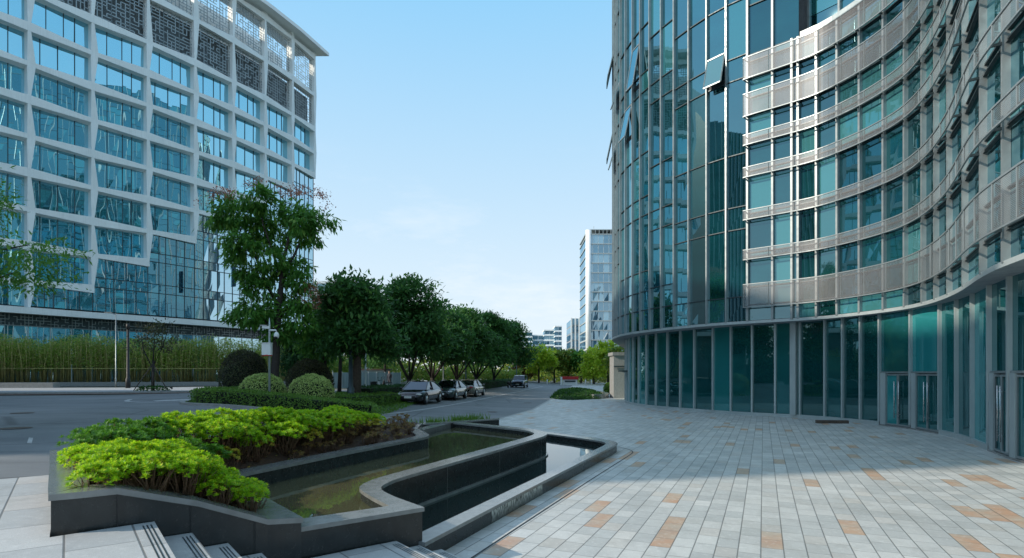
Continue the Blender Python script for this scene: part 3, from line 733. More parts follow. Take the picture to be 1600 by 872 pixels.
trunk_tree('golden_rain_tree', 'tall open-crowned tree with drooping leaf sprays and reddish pods above the round bushes', (tx, ty, tz), tr1, lb, lobes, 12500, .38, .12, M['lf_golden'], M['barkd'], droop=.85, clump=.21, extra=ex, cl=30, shell=.5)

# dark evergreens behind the parked cars
row = [(556, 33.0, 556, 434, 52, 'bark', 'first dark evergreen tree of the row, on a thick pale trunk behind the hedge'),
       (640, 45.0, 640, 436, 66, 'bark', 'largest dark evergreen of the roadside row, standing behind the first parked cars'),
       (676, 53.0, 690, 484, 48, 'barkd', 'dark evergreen with a forked trunk standing behind the middle parked car'),
       (714, 60.0, 722, 484, 46, 'barkd', 'dark evergreen with several thin stems behind the pale sedan'),
       (744, 68.0, 756, 490, 44, 'barkd', 'dark evergreen of the row between the pale sedan and the far off-roader'),
       (772, 76.0, 788, 502, 38, 'barkd', 'last dark evergreen of the roadside row, next to the pale blue off-roader')]
for i, (px, Y, cpx, tpy, rx, bk, lab) in enumerate(row):
    R.seed(100 + i); x, y = XY(px, Y); z = g(x, y); top = ZZ(tpy, Y) - z; rw_ = 1.14 * rx * Y / F; ox = (cpx - px) * Y / F; lobes = []
    bot = max(1.7, ZZ(574, Y) - z)
    hh = (top - bot)
    for k in range(24):
        a = k * 2.4; rr = rw_ * R.uniform(.3, .92); zz_ = bot + hh * (.16 + .68 * R.random())
        lim = 1 - max(0, (zz_ - bot) / hh - .45) * 1.1
        lobes.append(((ox + rr * math.cos(a) * lim, rr * math.sin(a) * lim, zz_), (rw_ * R.uniform(.17, .36), rw_ * R.uniform(.17, .36), hh * R.uniform(.06, .15))))
    lobes.append(((ox, 0, top - hh * .2), (rw_ * .5, rw_ * .5, hh * .2))); lobes.append(((ox, 0, bot + hh * .42), (rw_ * .5, rw_ * .5, hh * .28)))
    r0 = .3 if i == 0 else .2; tr_ = []; lm_ = []
    if i in (0,): tr_ = [([(0, 0, -.1), (.05, 0, 1.5), (.1, 0, 3), (ox * .5, 0, bot + hh * .5)], [r0, r0 * .85, r0 * .7, r0 * .3])]
    else: tr_ = [([(0, 0, -.1), (.03, 0, .8), (-.05, 0, 1.3)], [r0 * 1.1, r0, r0 * .9])]
    for k in range(6):
        a = k * 1.05 + R.random(); d = R.uniform(.5, .9) * rw_; s0 = 1.1 if i else 2.6
        lm_.append(([(0, 0, s0), (ox * .3 + math.cos(a) * d * .35, math.sin(a) * d * .35, s0 + (bot - s0 + hh * .3) * .5), (ox * .8 + math.cos(a) * d * .7, math.sin(a) * d * .7, bot + hh * .45)], [r0 * .5, r0 * .38, r0 * .15]))
    trunk_tree('evergreen_tree', lab, (x, y, z), tr_, lm_, lobes, 15000, .30 + .002 * Y, .14 + .001 * Y, M['lf_dark'], M[bk], droop=.1, clump=.34 + .002 * Y, group='dark evergreens behind the parked cars')
# off-frame trees on the far side of the near road (seen mirrored in the glass)
src = [o for o in COL.objects if o.name.startswith('evergreen_tree')]
for k, (x, y) in enumerate([(-42, 38), (-40, 30), (-39, 22), (-40, 15), (-40, 8)]):
    c_ = copy_tree(src[1 + k % 4]); c_.location = (x, y, .9); c_['label'] = 'dark evergreen beyond the left edge, across the near road'; c_['group'] = 'evergreens beyond the left edge'
# mid-size leafy trees between the tall tree and the row
for i, (px, Y, tpy, rx, mt, lab) in enumerate([(505, 36, 452, 40, 'lf_golden', 'mid green leafy tree overlapping the right side of the tall open-crowned tree'), (530, 43, 440, 36, 'lf_dark2', 'bushy green tree in front of the distant pale building'), (600, 60, 500, 36, 'lf_dark', 'shaded tree standing behind the white hoarding'), (470, 44, 520, 36, 'lf_dark2', 'low dark tree behind the purple-tinged bushes')]):
    R.seed(200 + i); x, y = XY(px, Y); z = g(x, y); top = ZZ(tpy, Y) - z; rw_ = rx * Y / F
    lobes = [((rw_ * .55 * math.cos(k * 2.1) * R.uniform(.5, 1), rw_ * .55 * math.sin(k * 2.1), top * R.uniform(.42, .85)), (rw_ * .42, rw_ * .42, top * .13)) for k in range(11)] + [((0, 0, top * .86), (rw_ * .45, rw_ * .45, top * .14))]
    trunk_tree('leafy_tree', lab, (x, y, z), [([(0, 0, -.1), (.1, 0, top * .3), (0, .1, top * .7)], [.16, .12, .05])], [], lobes, 5500, .36, .13, M[mt], M['barkd'], droop=.5, clump=.36)
# off-frame street tree whose branches reach in on the left
R.seed(300); x, y = -15.6, 14.0; z = g(x, y)
lobes = [((3.0, .3, 4.0), (1.3, 1.3, .35)), ((3.2, .2, 3.6), (1.1, 1.0, .3)), ((3.1, 1, 4.7), (1.0, 1.0, .28)), ((1.2, -.5, 4.6), (1.6, 1.6, .8)), ((-1.0, 0, 5.3), (1.8, 1.8, 1.0)), ((.2, 1.2, 6.2), (1.8, 1.6, .9)), ((3.9, .0, 4.2), (.8, .7, .25))]
trunk_tree('street_tree', 'leafy tree at the left edge with branches reaching over the road', (x, y, z), [([(0, 0, -.1), (0, 0, 1.6), (.1, 0, 3.4), (0, 0, 5.5)], [.16, .13, .1, .04])], [([(.1, 0, 2.4), (1.6, 0, 3.2), (3.4, .2, 3.9)], [.06, .04, .015]), ([(.1, 0, 3), (1.4, .1, 4.1), (3.2, .8, 4.7)], [.06, .04, .015])], lobes, 13000, .16, .06, M['lf_golden'], M['barkd'], droop=.3, clump=.22)
# far sunlit trees
for i, (px, Y, tpy, rx, mt, lab) in enumerate([(842, 118, 540, 24, 'lf_sun', 'bright lime round tree standing where the road ends'), (866, 128, 546, 20, 'lf_wood', 'green tree right of the bright lime tree at the road end'), (888, 132, 548, 18, 'lf_wood', 'green tree behind the red and white kiosk'),
        (908, 130, 549, 18, 'lf_golden', 'darker green tree below the pale striped building'), (928, 122, 545, 22, 'lf_sun', 'yellow-green tree in front of the glass high-rise'), (950, 116, 533, 24, 'lf_sun', 'tall yellow-green tree beside the concrete gate block'), (818, 124, 556, 16, 'lf_dry', 'orange-leaved small tree behind the far off-roader'), (968, 110, 540, 20, 'lf_wood', 'green tree half hidden by the round glass tower')]):
    R.seed(400 + i); x, y = XY(px, Y); z = g(x, y); top = ZZ(tpy, Y) - z; rw_ = rx * Y / F
    lobes = [((rw_ * .6 * math.cos(k * 2.1), rw_ * .5 * math.sin(k * 2.1), top * R.uniform(.35, .82)), (rw_ * .45, rw_ * .45, top * .15)) for k in range(9)] + [((0, 0, top * .84), (rw_ * .5, rw_ * .5, top * .15))]
    trunk_tree('roadside_tree', lab, (x, y, z), [([(0, 0, -.1), (0, 0, top * .75)], [.22, .08])], [], lobes, 2600, .75, .42, M[mt], M['barkd'], droop=.1, clump=.6)
# wood behind everything: one mass
mb = MB(); R.seed(500)
def woodband(pA, pB, h, n, dep=6, L=.7):
    for _ in range(n):
        t = R.random(); x = lerp(pA[0], pB[0], t); y = lerp(pA[1], pB[1], t) + R.uniform(-dep, dep)
        hh = h * (.7 + .5 * mnoise.noise(Vector((x * .13, y * .1, 3.3)))); zz_ = hh * R.random() ** .8
        leafquad(mb, Vector((x, y, g(x, y) + zz_)), rand_unit(), rand_unit(), L * R.uniform(.6, 1.3), L * .5)
woodband((-31, 88), (-16, 80), 5.5, 5500, 4, .5); woodband((-18, 90), (2, 118), 4.2, 7000, 4, .5); woodband((-60, 170), (60, 170), 8, 7000, 8, 1.2); woodband((2, 140), (28, 135), 5.0, 3500, 5, .8)
tag(mb.build('distant_wood', M['lf_wood']), 'mass of green and yellow trees filling the gaps behind the road', 'wood', kind='stuff')
# small staked tree by the sidewalk
R.seed(600); x, y = XY(239, 42.5); z = g(x, y) + .1
t = trunk_tree('young_tree', 'thin young tree held by slanting stakes on the far sidewalk', (x, y, z), [([(0, 0, -.1), (0, 0, 1.3), (.05, 0, 2.2)], [.12, .10, .08])], [([(0, 0, 1.6), (-.7, 0, 3.0), (-1.0, .1, 4.6)], [.05, .04, .015]), ([(0, 0, 1.8), (.7, 0, 3.2), (1.1, 0, 4.5)], [.05, .04, .015]), ([(0, 0, 2.0), (.1, 0, 3.6), (0, 0, 5.1)], [.05, .035, .015])],
    [((0, 0, 4.7), (1.0, .9, .35)), ((-.9, 0, 4.0), (.7, .7, .3)), ((1.0, 0, 4.0), (.7, .7, .3)), ((1.5, 0, 3.3), (.6, .6, .25)), ((-1.3, 0, 3.2), (.5, .5, .2)), ((0, 0, 3.4), (.8, .8, .3))], 1100, .24, .10, M['lf_purple'], M['barkd'], clump=.3)
for sx in (-1.3, 1.2, .1):
    mb = MB(); mb.tube([(x + sx, y - .2, z), (x, y, z + 2.0)], .035, 5); wpart(mb, 'stake', M['wood'], t)
mb = MB(); R.seed(601); dome(mb, (x, y, z), (1.1, .7, .3), 700, .18, .07); wpart(mb, 'ground_cover', M['grass'], t)

# ================================================================== BUSHES / HEDGES
def bush(name, label, px, Y, wpx, tpy, leafm, n, L, W, zlow=None, group=None):
    x, y = XY(px, Y); z = g(x, y); zt = ZZ(tpy, Y); rx = wpx * Y / F; t = empty(name, (x, y, z), label, 'bush', group)
    zc_ = lerp(z, zt, .42); rz = zt - zc_
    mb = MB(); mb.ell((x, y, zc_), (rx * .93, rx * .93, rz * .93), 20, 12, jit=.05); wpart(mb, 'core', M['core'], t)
    mb = MB(); dome(mb, (x, y, zc_), (rx, rx, rz), n, L, W); wpart(mb, 'leaves', leafm, t)
R.seed(700)
bush('round_bush', 'clipped pale variegated round bush, left one of the pair under the camera pole', 411, 28.0, 33, 585, M['lf_pale'], 9000, .075, .04, group='clipped variegated round bushes')
bush('round_bush', 'clipped pale variegated round bush, right one of the pair, nearer the parked cars', 487, 28.0, 33, 586, M['lf_pale'], 9000, .075, .04, group='clipped variegated round bushes')
bush('purple_bush', 'dark purple-tinged clipped bush behind the left pale round bush', 382, 33.5, 35, 549, M['lf_purple'], 7000, .11, .05)
bush('purple_bush', 'dark purple-tinged clipped bush behind the right pale round bush', 484, 33.5, 34, 563, M['lf_purple'], 7000, .11, .05)
def hedge(name, label, path, w, h, leafm, n, L, W):
    path = smooth_curve(path, 6); pth = resample(path, .4); x, y = pth[len(pth) // 2]; t = empty(name, (x, y, g(x, y)), label, 'hedge')
    a = offset(pth, w / 2 * .9); b_ = offset(pth, -w / 2 * .9); mb = MB()
    for i in range(len(pth) - 1):
        z0 = g(*pth[i]); z1 = g(*pth[i + 1]); hz = h * .93
        A = (*a[i], z0); B = (*a[i + 1], z1); Cc = (*b_[i + 1], z1); D = (*b_[i], z0)
        At, Bt, Ct, Dt = [(v_[0], v_[1], v_[2] + hz) for v_ in (A, B, Cc, D)]
        mb.quad(A, B, Bt, At); mb.quad(D, Cc, Ct, Dt); mb.quad(At, Bt, Ct, Dt)
        if i in (0, len(pth) - 2):
            mb.quad(A, D, Dt, At) if i == 0 else mb.quad(B, Cc, Ct, Bt)
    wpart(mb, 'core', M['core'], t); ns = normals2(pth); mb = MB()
    for _ in range(n):
        i = R.randrange(len(pth)); px_, py_ = pth[i]; nx_, ny_ = ns[i]; px_ += R.uniform(-.3, .3) * -ny_; py_ += R.uniform(-.3, .3) * nx_
        if R.random() < .55: o_ = R.uniform(-1, 1) * w / 2; zz_ = h * (1 + .10 * mnoise.noise(Vector((px_ * 1.5, py_ * 1.5, 0)))) + R.gauss(0, .02); nn = Vector((0, 0, 1))
        else: sd = R.choice((-1, 1)); o_ = sd * (w / 2) * (1 + .08 * mnoise.noise(Vector((px_ * 2, py_ * 2, 1)))); zz_ = R.uniform(0, h); nn = Vector((nx_ * sd, ny_ * sd, 0))
        x_, y_ = px_ + nx_ * o_, py_ + ny_ * o_
        leafquad(mb, Vector((x_, y_, g(x_, y_) + zz_)), nn * .5 + rand_unit(), nn + rand_unit() * .5, L * R.uniform(.7, 1.3), W)
    wpart(mb, 'leaves', leafm, t)
hedge('low_hedge', 'low clipped green hedge wrapping the front of the island below the round bushes', [(-13.4, 30.5), (-14.4, 28.2), (-13.4, 26.2), (-10.8, 25.0), (-8.2, 24.6), (-6.2, 25.2)], 1.5, .62, M['lf_hedge'], 16000, .09, .05)
hedge('low_hedge', 'low green ground hedge between the right round bush and the parked cars', [(-9.2, 28.5), (-8.4, 33), (-8.0, 37)], 2.4, .55, M['lf_hedge'], 9000, .10, .055)
hedge('long_hedge', 'long dark hedge running along the kerb behind the parked cars', [(-9.0, 34.5), (-8.4, 40), (-6.4, 52), (-3.4, 70), (-.6, 90)], 1.2, .85, M['lf_dark2'], 16000, .12, .07)
hedge('added_hedge', 'tall hedge added out of view beyond the left edge to fill the reflections', [(-46, -8), (-45, 15), (-47, 42)], 2.0, 3.6, M['lf_dark2'], 9000, .5, .3)  # unseen hedge, added to close bright sky gaps in the glass reflections
# ground cover of the island
mb = MB(); R.seed(701)
for _ in range(9000):
    x, y = R.uniform(-14.5, -6), R.uniform(25.5, 37)
    leafquad(mb, Vector((x, y, g(x, y) + .02)), Vector((R.gauss(0, .6), R.gauss(0, .6), .8)), rand_unit(), R.uniform(.1, .22), .05)
tag(mb.build('island_ground_cover', M['lf_hedge']), 'green ground cover between the hedge and the bushes of the island', 'ground cover', kind='stuff')
# bamboo grove
R.seed(800); bp = [(-64, 57.5), (-54, 60.5), (-42, 63.5), (-31, 66.5), (-24, 68.5)]
bpath = resample(smooth_curve(bp, 8), .25); mb = MB(); lf = MB()
for i in range(1200):
    x, y = bpath[R.randrange(len(bpath))]; y += R.uniform(-.8, 1.6); x += R.uniform(-.2, .2); h = R.uniform(3.6, 5.3) * (1 + .12 * mnoise.noise(Vector((x * .25, 0, 0)))); z = g(x, y) + .2; lx, ly = R.gauss(0, .28), R.gauss(0, .2)
    if x > -34: lx *= 2.2
    mb.tube([(x, y, z), (x + lx * .4, y + ly * .4, z + h * .6), (x + lx, y + ly, z + h)], [.035, .03, .012], 3)
    for k in range(34):
        t_ = R.uniform(.30, 1.04) ** .75; leafquad(lf, Vector((x + lx * t_ + R.gauss(0, .22), y + ly * t_ + R.gauss(0, .22), z + h * t_)), Vector((R.gauss(0, 1), R.gauss(0, 1), -.6)), rand_unit(), R.uniform(.25, .5), .085)
tag(mb.build('bamboo_culms', M['culm']), 'dense row of thin upright bamboo canes along the far sidewalk', 'bamboo', kind='stuff')
tag(lf.build('bamboo_foliage', M['lf_bamb']), 'feathery green bamboo foliage along the far sidewalk', 'bamboo', kind='stuff')
mb = MB(); pp = offset(bpath, 1.0); pp = pp if pp[5][1] < bpath[5][1] else offset(bpath, -1.0)
for i in range(0, len(pp) - 8, 8): mb.beam((*pp[i], g(*pp[i]) + 1.9), (*pp[i + 8], g(*pp[i + 8]) + 1.9), .04, .05)
tag(mb.build('bamboo_rail', M['culm']), 'thin horizontal cane rail tied across the bamboo row', 'rail')
mb = MB(); pp2 = offset(bpath, 2.0); pp2 = pp2 if pp2[5][1] < bpath[5][1] else offset(bpath, -2.0); pp3 = offset(bpath, 2.5); pp3 = pp3 if pp3[5][1] < bpath[5][1] else offset(bpath, -2.5)
for i in range(len(pp2) - 1):
    z = g(*pp2[i]) ; mb.quad((*pp2[i], z + .45), (*pp2[i + 1], z + .45), (*pp3[i + 1], z + .45), (*pp3[i], z + .45)); mb.quad((*pp3[i], z), (*pp3[i + 1], z), (*pp3[i + 1], z + .45), (*pp3[i], z + .45))
tag(mb.build('bed_wall', M['lightcop']), 'low pale stone wall edging the bamboo bed', 'low wall')
mb = MB(); mb.box((-52, 52, .9 + .25), (20, 1.0, .5), .12); mb.box((-55, 50.5, .9 + .12), (16, 1.2, .25), .12); tag(mb.build('stone_bench', M['lightcop']), 'long low stone bench step in front of the bamboo at the far left', 'bench')
# pale paving beyond kerb up to the bamboo
mb = MB(); a = offset(far_kerb, -6.0)
strip('sidewalk', offset(far_kerb, -11), 10.5, M['sidewalk'], .05, .06)

# ================================================================== RIGHT BUILDING
rb = empty('office_building', (18, 30, 0), 'curved teal glass office building with perforated metal balcony bands on the right', 'building')
U = [(52, 92), (38, 90), (28, 86), (21, 79.5), (16.3, 72), (13, 64), (10.7, 56), (9.1, 50), (8.15, 46), (7.8, 42.8), (7.95, 39.5), (8.93, 36.0), (10.84, 32.2), (12.4, 30.4), (14.7, 28.2), (15.6, 26.4), (16.05, 24.6), (16.1, 23.0), (15.6, 21.0), (14.5, 18.5), (12.75, 15.35), (11.9, 13.4), (11.0, 10.5), (10.8, 7.5), (11.2, 4.0), (12.5, 0.5), (15, -4)]
UC = smooth_curve(U, 24)
Gp = [(52, 91), (39, 89), (29, 85), (22, 78.8), (17.2, 71.5), (13.9, 63.6), (11.6, 55.7), (10.0, 50), (9.2, 46.5), (8.75, 43.3), (8.95, 40), (9.6, 37.3), (11.4, 33.6), (12.85, 31.5), (15.0, 29.2), (16.0, 26.6), (16.4, 24.8), (16.4, 23.0), (15.95, 20.9), (15.3, 19.2), (14.0, 16.7), (13.2, 14.9), (12.4, 12.6), (11.7, 10.2), (11.5, 7.5), (11.9, 4.3), (13.1, 1.0), (15.5, -3.5)]
GC = smooth_curve(Gp, 24)
def bearing(curve, px):
    r = (px - 800) / F; last = None
    for i in range(len(curve) - 1, 0, -1):
        (x0, y0), (x1, y1) = curve[i], curve[i - 1]
        if y0 <= 1 or y1 <= 1: continue
        a, b_ = x0 / y0 - r, x1 / y1 - r
        if a >= 0 > b_ or a > 0 >= b_:
            t = a / (a - b_); return (lerp(x0, x1, t), lerp(y0, y1, t)), i
    return None
def cols(curve, pxs, step_far, step_near):
    pts_ = []; idx = []
    for p_ in pxs: q_, i = bearing(curve, p_); pts_.append(q_); idx.append(i)
    far_part = [pts_[0]] + list(reversed(curve[:idx[0]])); near = [pts_[-1]] + curve[idx[-1]:]
    fa = resample(far_part, step_far)[1:]; ne = resample(near, step_near)[1:]
    return list(reversed(fa)) + pts_ + ne, len(fa)
UPX = [990.6, 1002.5, 1017, 1035, 1055, 1078, 1106, 1136, 1169, 1208, 1248, 1277.5, 1310.5, 1346, 1384, 1418, 1446.5, 1467, 1488, 1513, 1542, 1578]
GPX = [990, 999, 1011, 1026, 1044, 1064, 1086, 1115, 1143, 1176, 1212, 1251, 1290, 1318, 1346, 1376, 1425, 1471, 1497.5, 1522.5, 1549, 1581]
UCOL, u0 = cols(UC, UPX, 1.25, 1.5)
GCOL, g0 = cols(GC, GPX, 1.25, 2.2)
i1169 = u0 + UPX.index(1169); i1248 = u0 + UPX.index(1248)
ZS = 4.9; ZTOP = 66.0; ZW = 19.0; ZUP = 36.0
un = normals2(UCOL)
def nrm_seg(a, b_): d = Vector((b_[0] - a[0], b_[1] - a[1])).normalized(); return (d.y, -d.x)
def off(p_, n_, d): return (p_[0] + n_[0] * d, p_[1] + n_[1] * d)
bands = [(5.73, 6.92), (8.22, 8.72), (10.3, 10.78), (12.52, 13.02), (14.2, 14.72), (15.7, 16.86), (17.65, 18.75)]
# window bays
nbay = 0; restm = MB(); R.seed(900)
fixed_open = {}
vis_lo, vis_hi = u0 - 8, u0 + len(UPX) + 1
for i in range(len(UCOL) - 1):
    a, b_ = UCOL[i], UCOL[i + 1]; n_ = nrm_seg(a, b_); wing = i >= i1169; m_ = MB()
    vis = vis_lo <= i <= vis_hi
    if not wing:
        zs = [ZS + .15]; z = 6.35
        k = 0; pat = [4.3, 2.6, 1.3, 4.1, 2.2, 3.9, 1.2, 1.3, 3.6, 1.2, 2.8, 4.0, 1.2, 3.0]
        while z < ZTOP - .8: zs.append(z); z += pat[(k + i // 3) % len(pat)] if i % 2 == 0 else pat[(k + (i - 1) // 3) % len(pat)]; k += 1
        zs.append(ZTOP)
    else:
        zs = [ZS + .15]
        for z0, z1 in bands: zs += [z0 + .15, z1 - .1]
        zs += ([ZW] if i >= i1248 else [ZW, 21.6, 24.4, 25.6, 28.5, 31, 34, 38, 42, 46, 50, 55, 60, ZTOP])
    ins = off(a, n_, -.02), off(b_, n_, -.02)
    for z0, z1 in zip(zs, zs[1:]):
        j1, j2, j3, j4 = [R.gauss(0, .0045) for _ in range(4)]
        A = off(a, n_, j1); B = off(b_, n_, j2); B2 = off(b_, n_, j3); A2 = off(a, n_, j4)
        m_.quad((*A, z0 + .02), (*B, z0 + .02), (*B2, z1 - .02), (*A2, z1 - .02), 0)
        tt = .035; m_.beam((*off(a, n_, .02), z1), (*off(b_, n_, .02), z1), .10, .05, 1)
    mats_ = [M['wglass'] if wing else M['tglass'], M['mdark']]
    if vis: wpart(m_, 'window_bay', mats_, rb)
    else: restm.add(m_.v, [f for f, mm in zip(m_.f, m_.mi) if mm == 0], 0); restm.add(m_.v, [f for f, mm in zip(m_.f, m_.mi) if mm == 1], 1)
wpart(restm, 'window_bay', [M['tglass'], M['mdark']], rb)['kind'] = 'stuff'
# mullions
rest = MB()
for i, p_ in enumerate(UCOL):
    n_ = un[i]; m_ = MB(); wing = i >= i1169; top = ZTOP if i < i1248 else ZW
    ang = math.atan2(n_[1], n_[0]); c_ = off(p_, n_, .08); m_.box((c_[0], c_[1], (ZS + .1 + top) / 2), (.17, .075 if not wing else .10, top - ZS - .1), ang)
    if i == i1248:
        c2 = off(p_, n_, .08); t_ = (-n_[1], n_[0]); m_.box((c2[0] - t_[0] * .28, c2[1] - t_[1] * .28, (ZS + .1 + top) / 2), (.26, .10, top - ZS - .1), ang)
    if vis_lo <= i <= vis_hi: wpart(m_, 'mullion', M['mull'], rb)
    else: rest.add(m_.v, m_.f)
wpart(rest, 'mullion', M['mull'], rb)['kind'] = 'stuff'
# open sashes
def sash(i, z0, z1, tilt):
    a, b_ = UCOL[i], UCOL[i + 1]; n_ = nrm_seg(a, b_); m_ = MB(); t_ = Vector((b_[0] - a[0], b_[1] - a[1])).normalized(); a2 = (a[0] + t_.x * .07, a[1] + t_.y * .07); b2 = (b_[0] - t_.x * .07, b_[1] - t_.y * .07)
    A = (*off(a2, n_, .12 + tilt), z0); B = (*off(b2, n_, .12 + tilt), z0); C2 = (*off(b2, n_, .14), z1); D = (*off(a2, n_, .14), z1)
    m_.quad(A, B, C2, D, 0); e = MB()
    for p0, p1 in ((A, B), (B, C2), (C2, D), (D, A)): m_.beam(p0, p1, .07, .06, 1)
    s_ = wpart(m_, 'open_sash', [M['tglass'], M['mull']], rb)
    k = MB(); k.quad((*off(a2, n_, .015), z0), (*off(b2, n_, .015), z0), (*off(b2, n_, .015), z0 + .3), (*off(a2, n_, .015), z0 + .3)); k2 = wpart(k, 'opening', M['black'], s_); k2.matrix_parent_inverse = Matrix.Identity(4)
j = lambda px: u0 + UPX.index(px)
sash(j(1106), ZZ(143, 32), ZZ(97, 32), .42); sash(j(1002.5) - 1, ZZ(128, 37), ZZ(62, 37), .5); sash(j(990.6) - 1, ZZ(218, 39), ZZ(168, 39), .5)
sash(u0 - 3, ZZ(160, 41), ZZ(128, 41), .45); sash(u0 - 4, ZZ(255, 42), ZZ(222, 42), .45); sash(u0 - 5, ZZ(110, 43), ZZ(75, 43), .45); sash(u0 - 4, 31, 33, .45); sash(u0 - 6, 19, 21, .45); sash(u0 - 6, 25, 27, .45)
# balcony bands
bc = [q_ for q_ in UC]
st_pt, st_i = bearing(UC, 1166.5); bcurve = resample([st_pt] + UC[st_i:], .25)
for z0, z1 in bands:
    oc = offset(bcurve, .42); sm_ = MB(); rm = MB(); tilt = .04
    for i in range(len(oc) - 1):
        sm_.quad((*oc[i], z0 + .03), (*oc[i + 1], z0 + .03), (*oc[i + 1], z1 - .03), (*oc[i], z1 - .03))
    s_ = wpart(sm_, 'balcony_screen', M['perf'], rb)
    for zz_ in (z0, z1):
        for i in range(0, len(oc) - 1): rm.beam((*oc[i], zz_), (*oc[i + 1], zz_), .05, .045)
    for i in range(0, len(oc) - 1, 5):
        rm.box((oc[i][0], oc[i][1], (z0 + z1) / 2), (.035, .035, z1 - z0))
    ic = offset(bcurve, .1)
    rm.beam((*oc[0], z0), (*ic[0], z0), .05, .05); rm.beam((*oc[0], z1), (*ic[0], z1), .05, .05)
    r_ = wpart(rm, 'rail', M['mull'], s_); r_.matrix_parent_inverse = Matrix.Identity(4)
    for i in range(i1169, u0 + len(UPX) + 1):
        bk = MB(); c_ = UCOL[i]; n_ = un[i]; p0 = off(c_, n_, .1); p1 = off(c_, n_, .40); bk.beam((*p0, z0 + .07), (*p1, z0 + .05), .05, .07)
        b2_ = wpart(bk, 'bracket', M['mdark'], s_); b2_.matrix_parent_inverse = Matrix.Identity(4)
    fl = MB()
    for i in range(len(bcurve) - 1): fl.quad((*bcurve[i], z0 + .05), (*bcurve[i + 1], z0 + .05), (*ic[i + 1], z0 + .05), (*ic[i], z0 + .05))
    f2_ = wpart(fl, 'ledge', M['mdark'], s_); f2_.matrix_parent_inverse = Matrix.Identity(4)
# coping of the wing and set back upper storey
wc = [q_ for q_ in UC if True]; k0 = bearing(UC, 1250)[1]; wcurve = resample(UC[k0:], .8)
m_ = MB(); o1 = offset(wcurve, .25); o2 = offset(wcurve, -2.2)
for i in range(len(wcurve) - 1):
    m_.quad((*o1[i], ZW + .12), (*o1[i + 1], ZW + .12), (*o2[i + 1], ZW + .12), (*o2[i], ZW + .12)); m_.quad((*o1[i], ZW - .12), (*o1[i + 1], ZW - .12), (*o1[i + 1], ZW + .12), (*o1[i], ZW + .12))
wpart(m_, 'wing_coping', M['mull2'], rb)
m_ = MB(); mm_ = MB(); sb_ = resample(offset(resample(UC[k0:], .3), -.9), 1.5)
for i in range(len(sb_) - 1):
    for z0, z1 in ((ZW + .1, 20.3), (20.3, 22.8), (22.8, 26), (26, 29.5), (29.5, 33), (33, ZUP)): m_.quad((*sb_[i], z0 + .02), (*sb_[i + 1], z0 + .02), (*sb_[i + 1], z1 - .02), (*sb_[i], z1 - .02))
    n_ = nrm_seg(sb_[i], sb_[i + 1]); c_ = off(sb_[i], n_, .05); mm_.box((*c_, (ZW + ZUP) / 2), (.15, .1, ZUP - ZW), math.atan2(n_[1], n_[0]))
w_ = wpart(m_, 'upper_storey_glazing', M['tglass'], rb); w3 = wpart(mm_, 'upper_mullions', M['mull'], w_); w3.matrix_parent_inverse = Matrix.Identity(4)
# fascia and soffit
fc = resample(UC, .3); m_ = MB(); o1 = offset(fc, .14); o2 = offset(fc, -2.6)
for i in range(len(fc) - 1):
    m_.quad((*o1[i], ZS), (*o1[i + 1], ZS), (*o1[i + 1], ZS + .14), (*o1[i], ZS + .14)); m_.quad((*o1[i], ZS + .14), (*o1[i + 1], ZS + .14), (*fc[i + 1], ZS + .14), (*fc[i], ZS + .14))
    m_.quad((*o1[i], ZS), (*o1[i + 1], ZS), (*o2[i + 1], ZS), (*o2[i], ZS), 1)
wpart(m_, 'fascia', [M['mull2'], M['concrete_dark']], rb)
